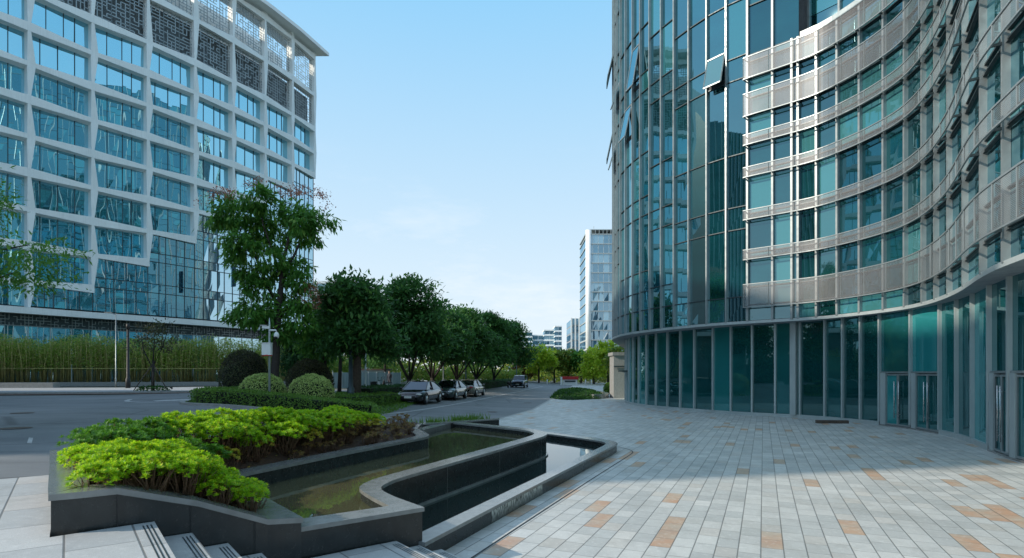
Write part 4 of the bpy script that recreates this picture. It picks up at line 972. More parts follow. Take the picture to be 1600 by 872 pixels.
# ground floor
gn = normals2(GCOL); G0 = g0; gi = lambda px: g0 + GPX.index(px)
doors = {gi(1376), gi(1425), gi(1549), gi(1581), gi(1581) + 2}
rest = MB(); restg = MB()
for i in range(len(GCOL) - 1):
    a, b_ = GCOL[i], GCOL[i + 1]; n_ = nrm_seg(a, b_); m_ = MB(); vis = g0 - 8 <= i <= g0 + len(GPX) + 1
    t_ = Vector((b_[0] - a[0], b_[1] - a[1])); L_ = t_.length; t_.normalize()
    zb = .16
    if i in doors:
        m_.quad((*a, 2.36), (*b_, 2.36), (*b_, ZS), (*a, ZS), 0); m_.beam((*a, 2.33), (*b_, 2.33), .10, .07, 1)
        wpart(m_, 'window_bay', [M['gglass'], M['mull']], rb)
        pw = .30 if i != gi(1549) else .35          # metal pier at the far side of the bay
        pm = MB(); c_ = (a[0] + t_.x * (pw / 2 + .06), a[1] + t_.y * (pw / 2 + .06)); pm.box((c_[0], c_[1], 1.15), (.16, pw, 2.3), math.atan2(n_[1], n_[0])); wpart(pm, 'pier', M['mull2'], rb)
        s0 = pw + .06; wd = L_ - s0 - .06; nl = 2 if wd > 1.0 else 1
        for k in range(nl):
            u0_, u1_ = s0 + wd * k / nl + .012, s0 + wd * (k + 1) / nl - .012
            p0 = (a[0] + t_.x * u0_, a[1] + t_.y * u0_); p1 = (a[0] + t_.x * u1_, a[1] + t_.y * u1_); dm = MB()
            dm.quad((*p0, .08), (*p1, .08), (*p1, 2.24), (*p0, 2.24), 0)
            q0 = off(p0, n_, .02); q1 = off(p1, n_, .02)
            for A, B in (((*q0, .07), (*q0, 2.25)), ((*q1, .07), (*q1, 2.25)), ((*q0, .10), (*q1, .10)), ((*q0, 2.23), (*q1, 2.23))): dm.beam(A, B, .055, .06, 1)
            d_ = wpart(dm, 'door', [M['gglass'], M['mull']], rb)
            hm = MB(); uh = u1_ - .11 if k == 0 and nl == 2 else u0_ + .11
            ph = off((a[0] + t_.x * uh, a[1] + t_.y * uh), n_, .10); hm.tube([(*ph, .38), (*ph, 1.95)], .019, 8)
            for zz_ in (.55, 1.78): p_i = off((a[0] + t_.x * uh, a[1] + t_.y * uh), n_, .0); hm.tube([(*p_i, zz_), (*ph, zz_)], .012, 6)
            h_ = wpart(hm, 'handle', M['steel'], d_); h_.matrix_parent_inverse = Matrix.Identity(4)
        st = MB(); st.beam((*off(a, n_, .0), .03), (*off(b_, n_, .0), .03), .2, .06); wpart(st, 'threshold', M['coping'], rb)
    else:
        jj = [R.gauss(0, .004) for _ in range(4)]
        m_.quad((*off(a, n_, jj[0]), zb), (*off(b_, n_, jj[1]), zb), (*off(b_, n_, jj[2]), ZS), (*off(a, n_, jj[3]), ZS), 0)
        pm = MB(); pm.beam((*off(a, n_, .03), .085), (*off(b_, n_, .03), .085), .14, .17)
        if vis: wpart(m_, 'window_bay', [M['gglass'], M['mull']], rb); wpart(pm, 'plinth', M['mull2'], rb)
        else: restg.add(m_.v, m_.f, 0); rest.add(pm.v, pm.f)
for i, p_ in enumerate(GCOL):
    n_ = gn[i]; m_ = MB(); ang = math.atan2(n_[1], n_[0]); c_ = off(p_, n_, .05); m_.box((c_[0], c_[1], ZS / 2 + .08), (.14, .085, ZS - .16), ang)
    if i == gi(1251):
        t_ = (n_[1], -n_[0]); c2 = off(p_, n_, .08); m_.box((c2[0] + t_[0] * .3, c2[1] + t_[1] * .3, ZS / 2 + .08), (.3, .3, ZS - .16), ang)
    if g0 - 8 <= i <= g0 + len(GPX) + 2: wpart(m_, 'ground_floor_mullion', M['mull2'], rb)
    else: rest.add(m_.v, m_.f)
wpart(restg, 'window_bay', M['gglass'], rb)['kind'] = 'stuff'; wpart(rest, 'ground_floor_mullion', M['mull2'], rb)['kind'] = 'stuff'
# interior mass: slab core and roof
core = offset(resample(UC, 1.2), -.9); core += [(45, -4), (60, 20), (60, 86)]
m_ = MB(); m_.prism(core, ZS + .2, ZW, top=True); wpart(m_, 'core', M['concrete_dark'], rb)
core2 = [q_ for q_ in offset(resample(UC, 1.2), -1.4)] + [(45, -4), (60, 20), (60, 86)]
m_ = MB(); m_.prism(core2, ZW, ZUP - .2, top=True)
core3 = [q_ for q_ in offset(resample(UC[:k0 + 3], 1.2), -.5)] + [(26, 36), (52, 50), (60, 86)]; m_.prism(core3, ZUP - .3, ZTOP - .1, top=True); wpart(m_, 'roof', M['concrete_dark'], rb)
m_ = MB(); m_.prism([q_ for q_ in offset(resample(GC, 1.2), -2.0)] + [(45, -4), (60, 20), (60, 86)], 0, ZS - .02, top=False); wpart(m_, 'core', M['concrete_dark'], rb)
# entrance canopy rail on the round tower
k = gi(990) - 2; a, b_ = GCOL[k - 1], GCOL[k + 4]; m_ = MB()
m_.box((GCOL[k][0] - .3, GCOL[k][1] - .2, 2.45), (.5, 1.8, .1), 0); wpart(m_, 'canopy', M['mdark'], rb)
# block of timber at the foot of the facade
bx_, by_ = P(1297, 661, 0); m_ = MB(); 
for kx in range(5): m_.box((bx_ - .55 + kx * .28, by_ - .1 + (kx * -.02), .07), (.26, .22, .14), -.1 + .03 * kx)
tag(m_.build('timber_block', M['wood']), 'weathered timber block lying at the foot of the teal shopfront glazing', 'block')

# ================================================================== LEFT BUILDING
lbld = empty('lattice_office_building', (-55, 85, .9), 'curved office block with pale concrete grid facade and blue windows on the left', 'building')
LN = [(-65.4, 50.2), (-62.5, 55.8), (-59.2, 61.2), (-55.6, 66.5), (-52.2, 71.9), (-48.4, 76.8), (-45, 82), (-42.1, 87.2), (-39.6, 92.6), (-37.4, 98.3), (-35.7, 104.3)]
ln = normals2(LN)
rows = [38.0 - 4.2 * k for k in range(0, 7)]                      # 38.0 .. 12.8
allrows = [59.4, 52.6, 46.4, 42.2] + rows + [9.9]
bottom = [9.9, 9.9, 9.9, 12.8, 17.0, 21.2, 25.4, 29.6, 33.8, 38.0]   # per bay (bay 3 = px 48..147)
DEP = 1.0
R.seed(1000)
# floor beams: one part per row
for r_i, z in enumerate(allrows[:-1]):
    m_ = MB()
    for i in range(len(LN) - 1):
        if z < bottom[i] - .1: continue
        a, b_ = LN[i], LN[i + 1]; na, nb = ln[i], ln[i + 1]
        par = (i + r_i) % 2
        ha, hb = (.26, .52) if par else (.52, .26)
        oa, ob = (.0, .18) if par else (.18, .0)
        A = off(a, na, oa); B = off(b_, nb, ob); Ai = off(a, na, -DEP); Bi = off(b_, nb, -DEP)
        vs = [(*A, z - ha), (*B, z - hb), (*B, z + hb), (*A, z + ha), (*Ai, z - .45), (*Bi, z - .45), (*Bi, z + .45), (*Ai, z + .45)]
        m_.add(vs, [(0, 1, 2, 3), (0, 4, 5, 1), (3, 2, 6, 7)], 0)
    wpart(m_, 'floor_beam', M['concrete'], lbld)
# vertical members: one part per column line
for i in range(len(LN)):
    m_ = MB(); n_ = ln[i]; t_ = (-n_[1], n_[0])
    zb = min(bottom[max(0, i - 1)], bottom[min(i, len(bottom) - 1)])
    zz_ = [z for z in allrows if z >= zb - .01]
    zz_ = [60.3] + zz_
    if zb > 10 and i >= 3: pass
    for k in range(len(zz_) - 1):
        z1, z0 = zz_[k], zz_[k + 1]; par = (i + k) % 2
        w1, w0 = (.26, .82) if par else (.82, .26)
        o1, o0 = (.18, 0.0) if par else (0.0, .18)
        def pt(s_, w, o_, z, d=0): return (p_x + n_[0] * (o_ - d) + t_[0] * s_, p_y + n_[1] * (o_ - d) + t_[1] * s_, z)
        p_x, p_y = LN[i]
        vs = [pt(-.30, 0, o0, z0), pt(w0 - .3, 0, o0, z0), pt(w1 - .3, 0, o1, z1), pt(-.30, 0, o1, z1),
              pt(-.30, 0, 0, z0, DEP), pt(w0 - .3, 0, 0, z0, DEP), pt(w1 - .3, 0, 0, z1, DEP), pt(-.30, 0, 0, z1, DEP)]
        m_.add(vs, [(0, 1, 2, 3), (0, 3, 7, 4), (1, 5, 6, 2)], 0)
    wpart(m_, 'column', M['concrete'], lbld)
# windows, one object per cell
def pane_row(m_, A, B, z0, z1, ws, tj=.010):
    A = Vector(A); B = Vector(B); d = B - A; u = 0; tot = sum(ws); n_ = nrm_seg(A, B)
    for w in ws:
        p0 = A + d * (u / tot); p1 = A + d * ((u + w) / tot); u += w; jj = [R.gauss(0, tj) for _ in range(4)]
        m_.quad((*off(p0, n_, jj[0]), z0), (*off(p1, n_, jj[1]), z0), (*off(p1, n_, jj[2]), z1), (*off(p0, n_, jj[3]), z1), 0)
        c_ = off(p1, n_, .03); m_.box((c_[0], c_[1], (z0 + z1) / 2), (.08, .07, z1 - z0), math.atan2(n_[1], n_[0]), 1)
for i in range(len(LN) - 1):
    A = off(LN[i], ln[i], -DEP + .1); B = off(LN[i + 1], ln[i + 1], -DEP + .1)
    for z1, z0 in zip(allrows[3:], allrows[4:]):
        if z0 < bottom[i] - .1: continue
        m_ = MB(); pane_row(m_, A, B, z0 + .18, z1 - .18, [1.0, 1.5, 1.5, 1.5] if i % 2 else [1.5, 1.5, .9, 1.5]); wpart(m_, 'window', [M['bglass'], M['mdark']], lbld)
    m_ = MB(); pane_row(m_, A, B, 42.5, 46.1, [1.5, 1.5, 1.0, 1.5]); wpart(m_, 'window', [M['bglass'], M['mdark']], lbld)
# geometric lattice screens, one object per cell
def maze(m_, A, B, z0, z1, cell=.55, keep=.62, thick=.10, n_=None, off_=0):
    A = Vector(off(A, n_, off_)); B = Vector(off(B, n_, off_)); d = B - A; L_ = d.length; nx_ = max(2, int(L_ / cell)); nz_ = max(2, int((z1 - z0) / cell)); cw = L_ / nx_; ch = (z1 - z0) / nz_; d.normalize()
    def hq(u0_, u1_, za, zb_):
        p0 = A + d * u0_; p1 = A + d * u1_; m_.quad((p0.x, p0.y, za), (p1.x, p1.y, za), (p1.x, p1.y, zb_), (p0.x, p0.y, zb_))
    for kx in range(nx_ + 1):
        for kz in range(nz_):
            if R.random() < keep or kx in (0, nx_): hq(kx * cw - thick / 2, kx * cw + thick / 2, z0 + kz * ch, z0 + (kz + 1) * ch)
    for kz in range(nz_ + 1):
        for kx in range(nx_):
            if R.random() < keep or kz in (0, nz_): hq(kx * cw, (kx + 1) * cw, z0 + kz * ch - thick / 2, z0 + kz * ch + thick / 2)
for i in range(len(LN) - 1):
    A = off(LN[i], ln[i], -.45); B = off(LN[i + 1], ln[i + 1], -.45)
    n_ = nrm_seg(A, B)
    for z0, z1 in ((46.8, 52.2), (53.0, 59.0)):
        m_ = MB()
        for k in range(3):
            a_ = (lerp(A[0], B[0], k / 3), lerp(A[1], B[1], k / 3)); b_ = (lerp(A[0], B[0], (k + 1) / 3), lerp(A[1], B[1], (k + 1) / 3))
            maze(m_, a_, b_, z0, z1, .42, .74, .12, n_, 0); 
        wpart(m_, 'lattice_screen', M['mull'], lbld)
# dark backing core behind the lower lattice, roof terrace, overhanging roof
back = [(-82, 112), (-95, 70), (-88, 48)]
inn = offset(LN, -1.6)
m_ = MB(); m_.prism(inn + [(-52, 112)] + back, 0, 52.3); wpart(m_, 'core', M['slate'], lbld)
m_ = MB(); inn3 = offset(LN, -7); m_.prism(inn3 + [(-60, 108)] + back, 52.3, 60.2, top=False); wpart(m_, 'core', M['concrete'], lbld)
ro = offset(LN, 1.7); ro[-1] = (ro[-1][0] + .6, ro[-1][1] + 1.6); ri = offset(LN, -4.2)
m_ = MB(); m_.prism(ro + list(reversed(ri)), 60.3, 60.9, top=True); m_.prism(ro + list(reversed(ri)), 60.3, 60.301, top=True); wpart(m_, 'roof', M['concrete'], lbld)
# lower curtain wall, one panel per bay, stepping up to the right
for i in range(3, len(LN) - 1):
    A = off(LN[i], ln[i], -.35); B = off(LN[i + 1], ln[i + 1], -.35)
    zt = bottom[i] - .1; m_ = MB(); z = 10.1; k = 0; lv = []
    while z < zt - 1: lv.append(z); z += (3.0, 1.2)[k % 2]; k += 1
    lv.append(zt)
    for z0, z1 in zip(lv, lv[1:]):
        pane_row(m_, A, B, z0, z1 - .0, [1.6, 1.0, 1.6, 1.3, 1.6], .006)
        n_ = nrm_seg(A, B); m_.beam((*off(A, n_, .03), z1), (*off(B, n_, .03), z1), .07, .09, 1)
    wpart(m_, 'curtain_wall', [M['cglass'], M['mdark']], lbld)
for i in range(0, 3):
    pass
# end wall beyond last column
m_ = MB(); A = off(LN[-1], ln[-1], -.35); m_.quad((*A, 8), (-52, 112, 8), (-52, 112, 46.4), (*A, 46.4)); wpart(m_, 'end_wall', M['cglass'], lbld)
# opened sashes on the curtain wall
def cwsash(px, z0, z1):
    for i in range(len(LN) - 1):
        r0, r1 = LN[i][0] / LN[i][1], LN[i + 1][0] / LN[i + 1][1]; r = (px - 800) / F
        if r0 <= r <= r1:
            t = (r - r0) / (r1 - r0); p_ = (lerp(LN[i][0], LN[i + 1][0], t), lerp(LN[i][1], LN[i + 1][1], t)); n_ = ln[i]; t_ = (-n_[1], n_[0]); m_ = MB()
            a = off(p_, n_, -.28); b_ = (a[0] + t_[0] * .25 + n_[0] * .5, a[1] + t_[1] * .25 + n_[1] * .5)
            m_.quad((*a, z0), (*b_, z0), (*b_, z1), (*a, z1)); m_.quad((a[0] , a[1], z0), (a[0] + t_[0] * .3, a[1] + t_[1] * .3, z0), (a[0] + t_[0] * .3, a[1] + t_[1] * .3, z1), (a[0], a[1], z1), 1)
            wpart(m_, 'open_sash', [M['cglass'], M['black']], lbld)
cwsash(281, 13.5, 16.5); cwsash(365, 15.4, 18.4); cwsash(365, 19.8, 21.2)
# slab, ornamental strip, shopfront
sl = offset(LN, .5); si = offset(LN, -1.5)
m_ = MB(); m_.prism(sl + list(reversed(si)), 9.1, 9.85, top=True); m_.prism(sl + list(reversed(si)), 9.1, 9.101, top=True); wpart(m_, 'floor_slab', M['concrete'], lbld)
for i in range(2, len(LN) - 1):
    A = off(LN[i], ln[i], -.5); B = off(LN[i + 1], ln[i + 1], -.5); n_ = nrm_seg(A, B); m_ = MB()
    for k in range(3):
        a_ = (lerp(A[0], B[0], k / 3), lerp(A[1], B[1], k / 3)); b_ = (lerp(A[0], B[0], (k + 1) / 3), lerp(A[1], B[1], (k + 1) / 3)); maze(m_, a_, b_, 7.75, 9.1, .33, .55, .06, n_, 0)
    wpart(m_, 'ornamental_grille', M['mull'], lbld)
    m_ = MB(); bk_a, bk_b = off(A, n_, -.3), off(B, n_, -.3); m_.quad((*bk_a, 7.7), (*bk_b, 7.7), (*bk_b, 9.1), (*bk_a, 9.1)); wpart(m_, 'grille_backing', M['mdark'], lbld)
    m_ = MB(); pane_row(m_, off(LN[i], ln[i], -.7), off(LN[i + 1], ln[i + 1], -.7), .9, 7.7, [2, 2, 2], .006); wpart(m_, 'shopfront', [M['cglass'], M['mull2']], lbld)

# second tower further left, out of frame: it throws the shadow on the plaza and shows in the reflections
t2 = empty('ribbed_tower', (-70, 10, .9), 'dark ribbed glass tower beyond the left edge, mirrored in the round glass tower', 'building')
c2 = [(-60 - 2.5 * (abs(y - 14) / 16) ** 2, y) for y in range(-2, 31, 2)]
m_ = MB(); m_.prism(c2 + [(-85, 30), (-85, -2)], .5, 46, top=True); wpart(m_, 'wall', M['dglass'], t2)
m_ = MB()
for (x, y) in resample(c2, .9): m_.box((x + .12, y, 23.5), (.3, .14, 45), 0)
wpart(m_, 'fins', M['mull'], t2)

# ================================================================== FAR BUILDINGS
def far_building(name, label, px0, px1, tpy, Y, style, dep=30, floors=3.6):
    x0, y0 = XY(px0, Y); x1, _ = XY(px1, Y); zt = ZZ(tpy, Y); t = empty(name, ((x0 + x1) / 2, Y, 0), label, 'building')
    m_ = MB(); wm = MB(); w = x1 - x0; nf = max(2, int(zt / floors)); fh = zt / nf; nb = max(2, int(w / (3.0 if style != 'tower' else 2.2)))
    m_.box(((x0 + x1) / 2, Y + dep / 2, zt / 2), (w - .6, dep - .6, zt - .4)); wpart(m_, 'wall', M['concrete'] if style != 'stripe' else M['concrete_dark'], t)
    for k in range(nf):
        for b_ in range(nb):
            xa = lerp(x0, x1, b_ / nb) + .12; xb = lerp(x0, x1, (b_ + 1) / nb) - .12; za, zb_ = k * fh + (.8 if style == 'block' else .25), (k + 1) * fh - .25; jj = R.gauss(0, .02)
            wm.quad((xa, Y + .25 + jj, za), (xb, Y + .25 - jj, za), (xb, Y + .25 + jj, zb_), (xa, Y + .25, zb_))
        for b_ in range(6):
            ya = lerp(Y, Y + dep, b_ / 6) + .2; yb = lerp(Y, Y + dep, (b_ + 1) / 6) - .2; za, zb_ = k * fh + .5, (k + 1) * fh - .25
            for xx in (x0 + .25, x1 - .25): wm.quad((xx, ya, za), (xx, yb, za), (xx, yb, zb_), (xx, ya, zb_))
    wpart(wm, 'window_grid', M['fglass'], t)['kind'] = 'stuff'
    fm = MB()
    if style == 'stripe':
        for b_ in range(nb * 2 + 1): fm.box((lerp(x0, x1, b_ / (nb * 2)), Y, zt / 2), (.7, .6, zt))
    else:
        for k in range(1, nf + 1): fm.box(((x0 + x1) / 2, Y + dep / 2, k * fh), (w + .1, dep + .1, .45 if style == 'tower' else .8))
    wpart(fm, 'floor_bands', M['concrete'] if style != 'tower' else M['mull2'], t)
    return t, x0, x1, zt
R.seed(1100)
t, x0, x1, zt = far_building('high_rise', 'tall pale glass high-rise with a rounded white corner beside the round teal tower', 918, 985, 366, 250, 'tower', 30, 4.0)
m_ = MB(); m_.tube([(x0 + .6, 251, 0), (x0 + .6, 251, zt + 2)], 1.3, 20); wpart(m_, 'corner_column', M['concrete'], t)
m_ = MB(); m_.box(((x0 + x1) / 2, 265, zt + 2.0), (x1 - x0, 30, .3)); 
for k in range(12): m_.box((lerp(x0, x1, k / 11), 250, zt + 1), (.2, .2, 2))
m_.tube([(x0 + 3, 252, zt), (x0 + 3, 252, zt + 4)], .12, 5); wpart(m_, 'parapet', M['mull2'], t)
far_building('striped_building', 'narrow brownish vertical-striped block left of the glass high-rise', 893, 917, 497, 300, 'stripe', 30)
far_building('distant_block', 'tallest of the hazy blue blocks in the middle distance', 867, 878, 510, 420, 'block', 20)
far_building('distant_block', 'hazy blue block adjoining the tallest distant block on its left', 850, 867, 516, 430, 'block', 20)
far_building('distant_block', 'low stepped hazy block in the middle of the distant group', 832, 850, 524, 440, 'block', 20)
far_building('distant_block', 'hazy block at the left end of the distant group just above the trees', 814, 832, 519, 430, 'block', 20)
far_building('distant_block', 'pale distant block peeping over the end of the dark tree row', 782, 811, 504, 350, 'block', 20)
far_building('distant_block', 'long pale building with roof railing seen behind the left trees', 480, 558, 441, 190, 'block', 25)

# ================================================================== SMALL THINGS
# concrete gate block by the tower
x, y = 9.95, 53.6; t = empty('gate_block', (x, y, 0), 'pale concrete gate block standing at the left foot of the round glass tower', 'gate block')
m_ = MB(); m_.box((x, y, 1.95), (1.35, 2.2, 3.9)); wpart(m_, 'wall', M['lightcop'], t); m_ = MB(); m_.box((x, y, 4.05), (1.6, 2.5, .3)); wpart(m_, 'cap', M['lightcop'], t); m_ = MB(); m_.box((x - .2, y - 1.3, 2.9), (1.0, .25, .12)); wpart(m_, 'lamp', M['mdark'], t)
# planted bed with kerb at the far edge of the plaza
t = empty('planting_bed', (6.2, 56, 0), 'low oval planting bed with a curved stone edge on the far side of the plaza', 'planting bed')
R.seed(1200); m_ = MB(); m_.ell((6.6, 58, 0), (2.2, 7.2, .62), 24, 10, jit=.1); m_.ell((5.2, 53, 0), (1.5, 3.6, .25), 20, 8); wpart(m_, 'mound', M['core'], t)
m_ = MB(); dome(m_, (6.6, 58, 0), (2.3, 7.4, .7), 7000, .2, .08); dome(m_, (5.2, 53, 0), (1.6, 3.8, .32), 2500, .18, .07); wpart(m_, 'leaves', M['grass'], t)
m_ = MB(); kc = [(7.2, 51.3), (8.2, 52), (8.9, 54), (9.2, 57), (9.1, 60)]; kc = smooth_curve(kc, 6)
for i in range(len(kc) - 1): m_.beam((*kc[i], .2), (*kc[i + 1], .2), .35, .42)
wpart(m_, 'stone_edge', M['coping'], t)
R.seed(1201); bush('small_bush', 'small green bush beside the concrete gate block', 951, 64, 7, 599, M['lf_hedge'], 1200, .16, .09)
# red and white kiosk sign at the road end
x0, _ = XY(879, 108); x1, _ = XY(903, 108); t = empty('kiosk', ((x0 + x1) / 2, 108, 0), 'small red-roofed white kiosk where the road ends', 'kiosk')
m_ = MB(); m_.box(((x0 + x1) / 2, 108.6, .55), (x1 - x0 - .2, 1.0, 1.1)); wpart(m_, 'counter', M['white'], t); m_ = MB(); m_.prism([(x0 - .1, 107.9), (x1 + .1, 107.9), (x1 + .1, 109.4), (x0 - .1, 109.4)], 1.1, 1.68); wpart(m_, 'roof', M['red'], t)
m_ = MB(); m_.box((x0 - .25, 107.8, .8), (.35, .35, 1.6)); wpart(m_, 'post', M['white'], t); m_ = MB(); m_.box(((x0 + x1) / 2, 108.05, .75), (2.0, .06, .3)); wpart(m_, 'window', M['mdark'], t)
for k, (px, lab) in enumerate([(855, 'short pale bollard left of the kiosk'), (915, 'thin pale post right of the kiosk'), (924, 'thin pale post farthest right of the kiosk')]):
    x, y = XY(px, 108); m_ = MB(); m_.tube([(x, y, 0), (x, y, 1.0), (x, y, 1.1)], [.12, .11, .05], 8); tag(m_.build('bollard', M['white']), lab, 'bollard')
# camera pole with cabinet
x, y = XY(421, 27.0); z = g(x, y); zt = ZZ(505, 27); t = empty('camera_pole', (x, y, z), 'slim pole carrying a dome camera, a bullet camera and a white cabinet in the island', 'camera pole')
m_ = MB(); m_.tube([(x, y, z), (x, y, zt - .1), (x, y, zt + .25)], [.055, .045, .012], 10); wpart(m_, 'pole', M['mull2'], t)
zb0, zb1 = ZZ(555, 27), ZZ(537, 27); m_ = MB(); m_.box((x - .04, y - .17, (zb0 + zb1) / 2), (.41, .22, zb1 - zb0)); m_.box((x - .04, y - .17, zb1 + .02), (.45, .27, .03)); cbx = wpart(m_, 'cabinet', M['white'], t)
m_ = MB(); m_.tube([(x - .26, y - .19, zb0 - .05), (x - .04, y - .3, zb0 - .02), (x + .2, y - .19, zb0 - .02)], .035, 6); wpart(m_, 'red_ribbon', M['red'], t)
m_ = MB(); zd = ZZ(516, 27); m_.tube([(x, y, zd), (x + .3, y, zd), (x + .33, y, zd - .08)], [.05, .035, .03], 8); m_.ell((x + .33, y, zd - .25), (.12, .12, .17), 14, 10); dc = wpart(m_, 'dome_camera', M['white'], t)
m_ = MB(); m_.ell((x + .33, y - .03, zd - .33), (.09, .09, .09), 12, 8); w_ = wpart(m_, 'lens', M['black'], dc); w_.matrix_parent_inverse = Matrix.Identity(4)
m_ = MB(); zc2 = ZZ(512, 27); m_.beam((x, y, zc2), (x - .3, y - .1, zc2 + .02), .14, .12); m_.beam((x - .1, y - .05, zc2 + .1), (x - .38, y - .12, zc2 + .1), .17, .02); wpart(m_, 'bullet_camera', M['white'], t)
# street lamps
def lamp(px, Y, tpy, label, mt, r=.09, arm=0, thick=1):
    x, y = XY(px, Y); z = g(x, y); zt = ZZ(tpy, Y); t = empty('lamp_post', (x, y, z), label, 'lamp post'); m_ = MB(); m_.tube([(x, y, z), (x, y, z + .9), (x, y, z + .95), (x, y, zt)], [r * 1.6, r * 1.5, r, r * .75], 10); wpart(m_, 'pole', mt, t)
    m_ = MB()
    if arm: m_.tube([(x, y, zt - .1), (x + arm, y, zt + .1)], [.04, .03], 6); m_.box((x + arm * 1.2, y, zt + .1), (.6, .22, .09))
    else: m_.tube([(x, y, zt), (x, y, zt + .45)], [r * 1.3, r * 1.1], 10)
    wpart(m_, 'lamp_head', mt, t)
lamp(200, 52, 514, 'thick dark lamp post standing in front of the bamboo', M['black'], .13)
lamp(181, 54, 490, 'slim grey lamp post with a side arm in front of the bamboo', M['mull'], .045, -.6)
lamp(548, 32, 540, 'stout dark post beside the pale trunk in the island', M['mdark'], .13)
lamp(571, 38, 470, 'slim grey lamp post between the pale trunk and the first car', M['mull2'], .06, .5)
lamp(693, 58, 520, 'dark slim post behind the second parked car', M['mdark'], .08)
lamp(728, 66, 520, 'dark slim post behind the third parked car', M['mdark'], .08)
lamp(807, 100, 530, 'dark slim post near the far end of the road', M['mdark'], .08, .5)
# hoarding behind the hedge
t = empty('hoarding', (-14, 56, .5), 'pale blue-white sheet metal hoarding behind the hedge', 'hoarding'); x0, y0 = XY(520, 54); x1, y1 = XY(626, 60)
m_ = MB(); n = 36; sh = []
for k in range(n * 2):
    t0, t1 = k / (n * 2), (k + 1) / (n * 2); d0 = .03 * (k % 2); d1 = .03 * ((k + 1) % 2); m_.quad((lerp(x0, x1, t0), lerp(y0, y1, t0) + d0, .4), (lerp(x0, x1, t1), lerp(y0, y1, t1) + d1, .4), (lerp(x0, x1, t1), lerp(y0, y1, t1) + d1, 2.35), (lerp(x0, x1, t0), lerp(y0, y1, t0) + d0, 2.35))
wpart(m_, 'panel', M['fence'], t); m_ = MB()
for k in range(9): m_.box((lerp(x0, x1, k / 8), lerp(y0, y1, k / 8) - .05, 1.4), (.08, .08, 2.1))
wpart(m_, 'post', M['mull2'], t)
x, y = XY(583, 62); t = empty('site_hut', (x, y, .4), 'small flat-roofed site hut behind the hoarding', 'hut'); m_ = MB(); m_.box((x, y, 1.45), (3.0, 2.4, 2.3)); wpart(m_, 'wall', M['fence'], t); m_ = MB(); m_.box((x, y, 2.68), (3.4, 2.8, .16)); wpart(m_, 'roof', M['wood'], t); m_ = MB(); m_.box((x - .3, y - 1.22, 1.2), (.8, .06, 1.7)); wpart(m_, 'door', M['mdark'], t)
# scooters
def scooter(x, y, ang, paint, label):
    t = empty('scooter', (x, y, g(x, y)), label, 'scooter', rz=ang)
    m_ = MB(); m_.tube([(-.62, 0, .62), (-.3, 0, .68), (-.05, 0, .42), (.25, 0, .34), (.45, 0, .6), (.5, 0, .92)], [.12, .16, .14, .10, .12, .08], 8); lpart(m_, 'body', paint, t)
    for xx in (-.5, .62):
        m_ = MB(); m_.tube([(xx, -.05, .23), (xx, .05, .23)], .23, 18); w_ = lpart(m_, 'wheel', M['black'], t)
    m_ = MB(); m_.ell((-.32, 0, .80), (.36, .14, .07), 12, 8); lpart(m_, 'seat', M['black'], t)
    m_ = MB(); m_.tube([(.62, 0, .23), (.48, 0, 1.0)], .03, 6); m_.tube([(.42, -.32, 1.02), (.5, 0, 1.0), (.42, .32, 1.02)], .022, 6); lpart(m_, 'handlebar', M['mdark'], t)
    m_ = MB(); m_.ell((.58, 0, .85), (.06, .09, .08), 10, 8); lpart(m_, 'headlight', M['lampglass'], t)
    for s_ in (-1, 1): m_ = MB(); m_.tube([(.44, s_ * .22, 1.02), (.42, s_ * .3, 1.2)], .01, 5); m_.ell((.42, s_ * .32, 1.22), (.02, .07, .05), 8, 6); lpart(m_, 'mirror', M['mdark'], t)
x, y = XY(601, 46); scooter(x, y, 2.9, M['white'], 'white scooter parked in front of the pale hoarding')
x, y = XY(591, 47); scooter(x, y, .5, M['black'], 'black scooter parked beside the white one by the hoarding')
x, y = XY(796, 78); scooter(x, y, 1.2, M['black'], 'dark scooter parked just before the pale blue off-roader')
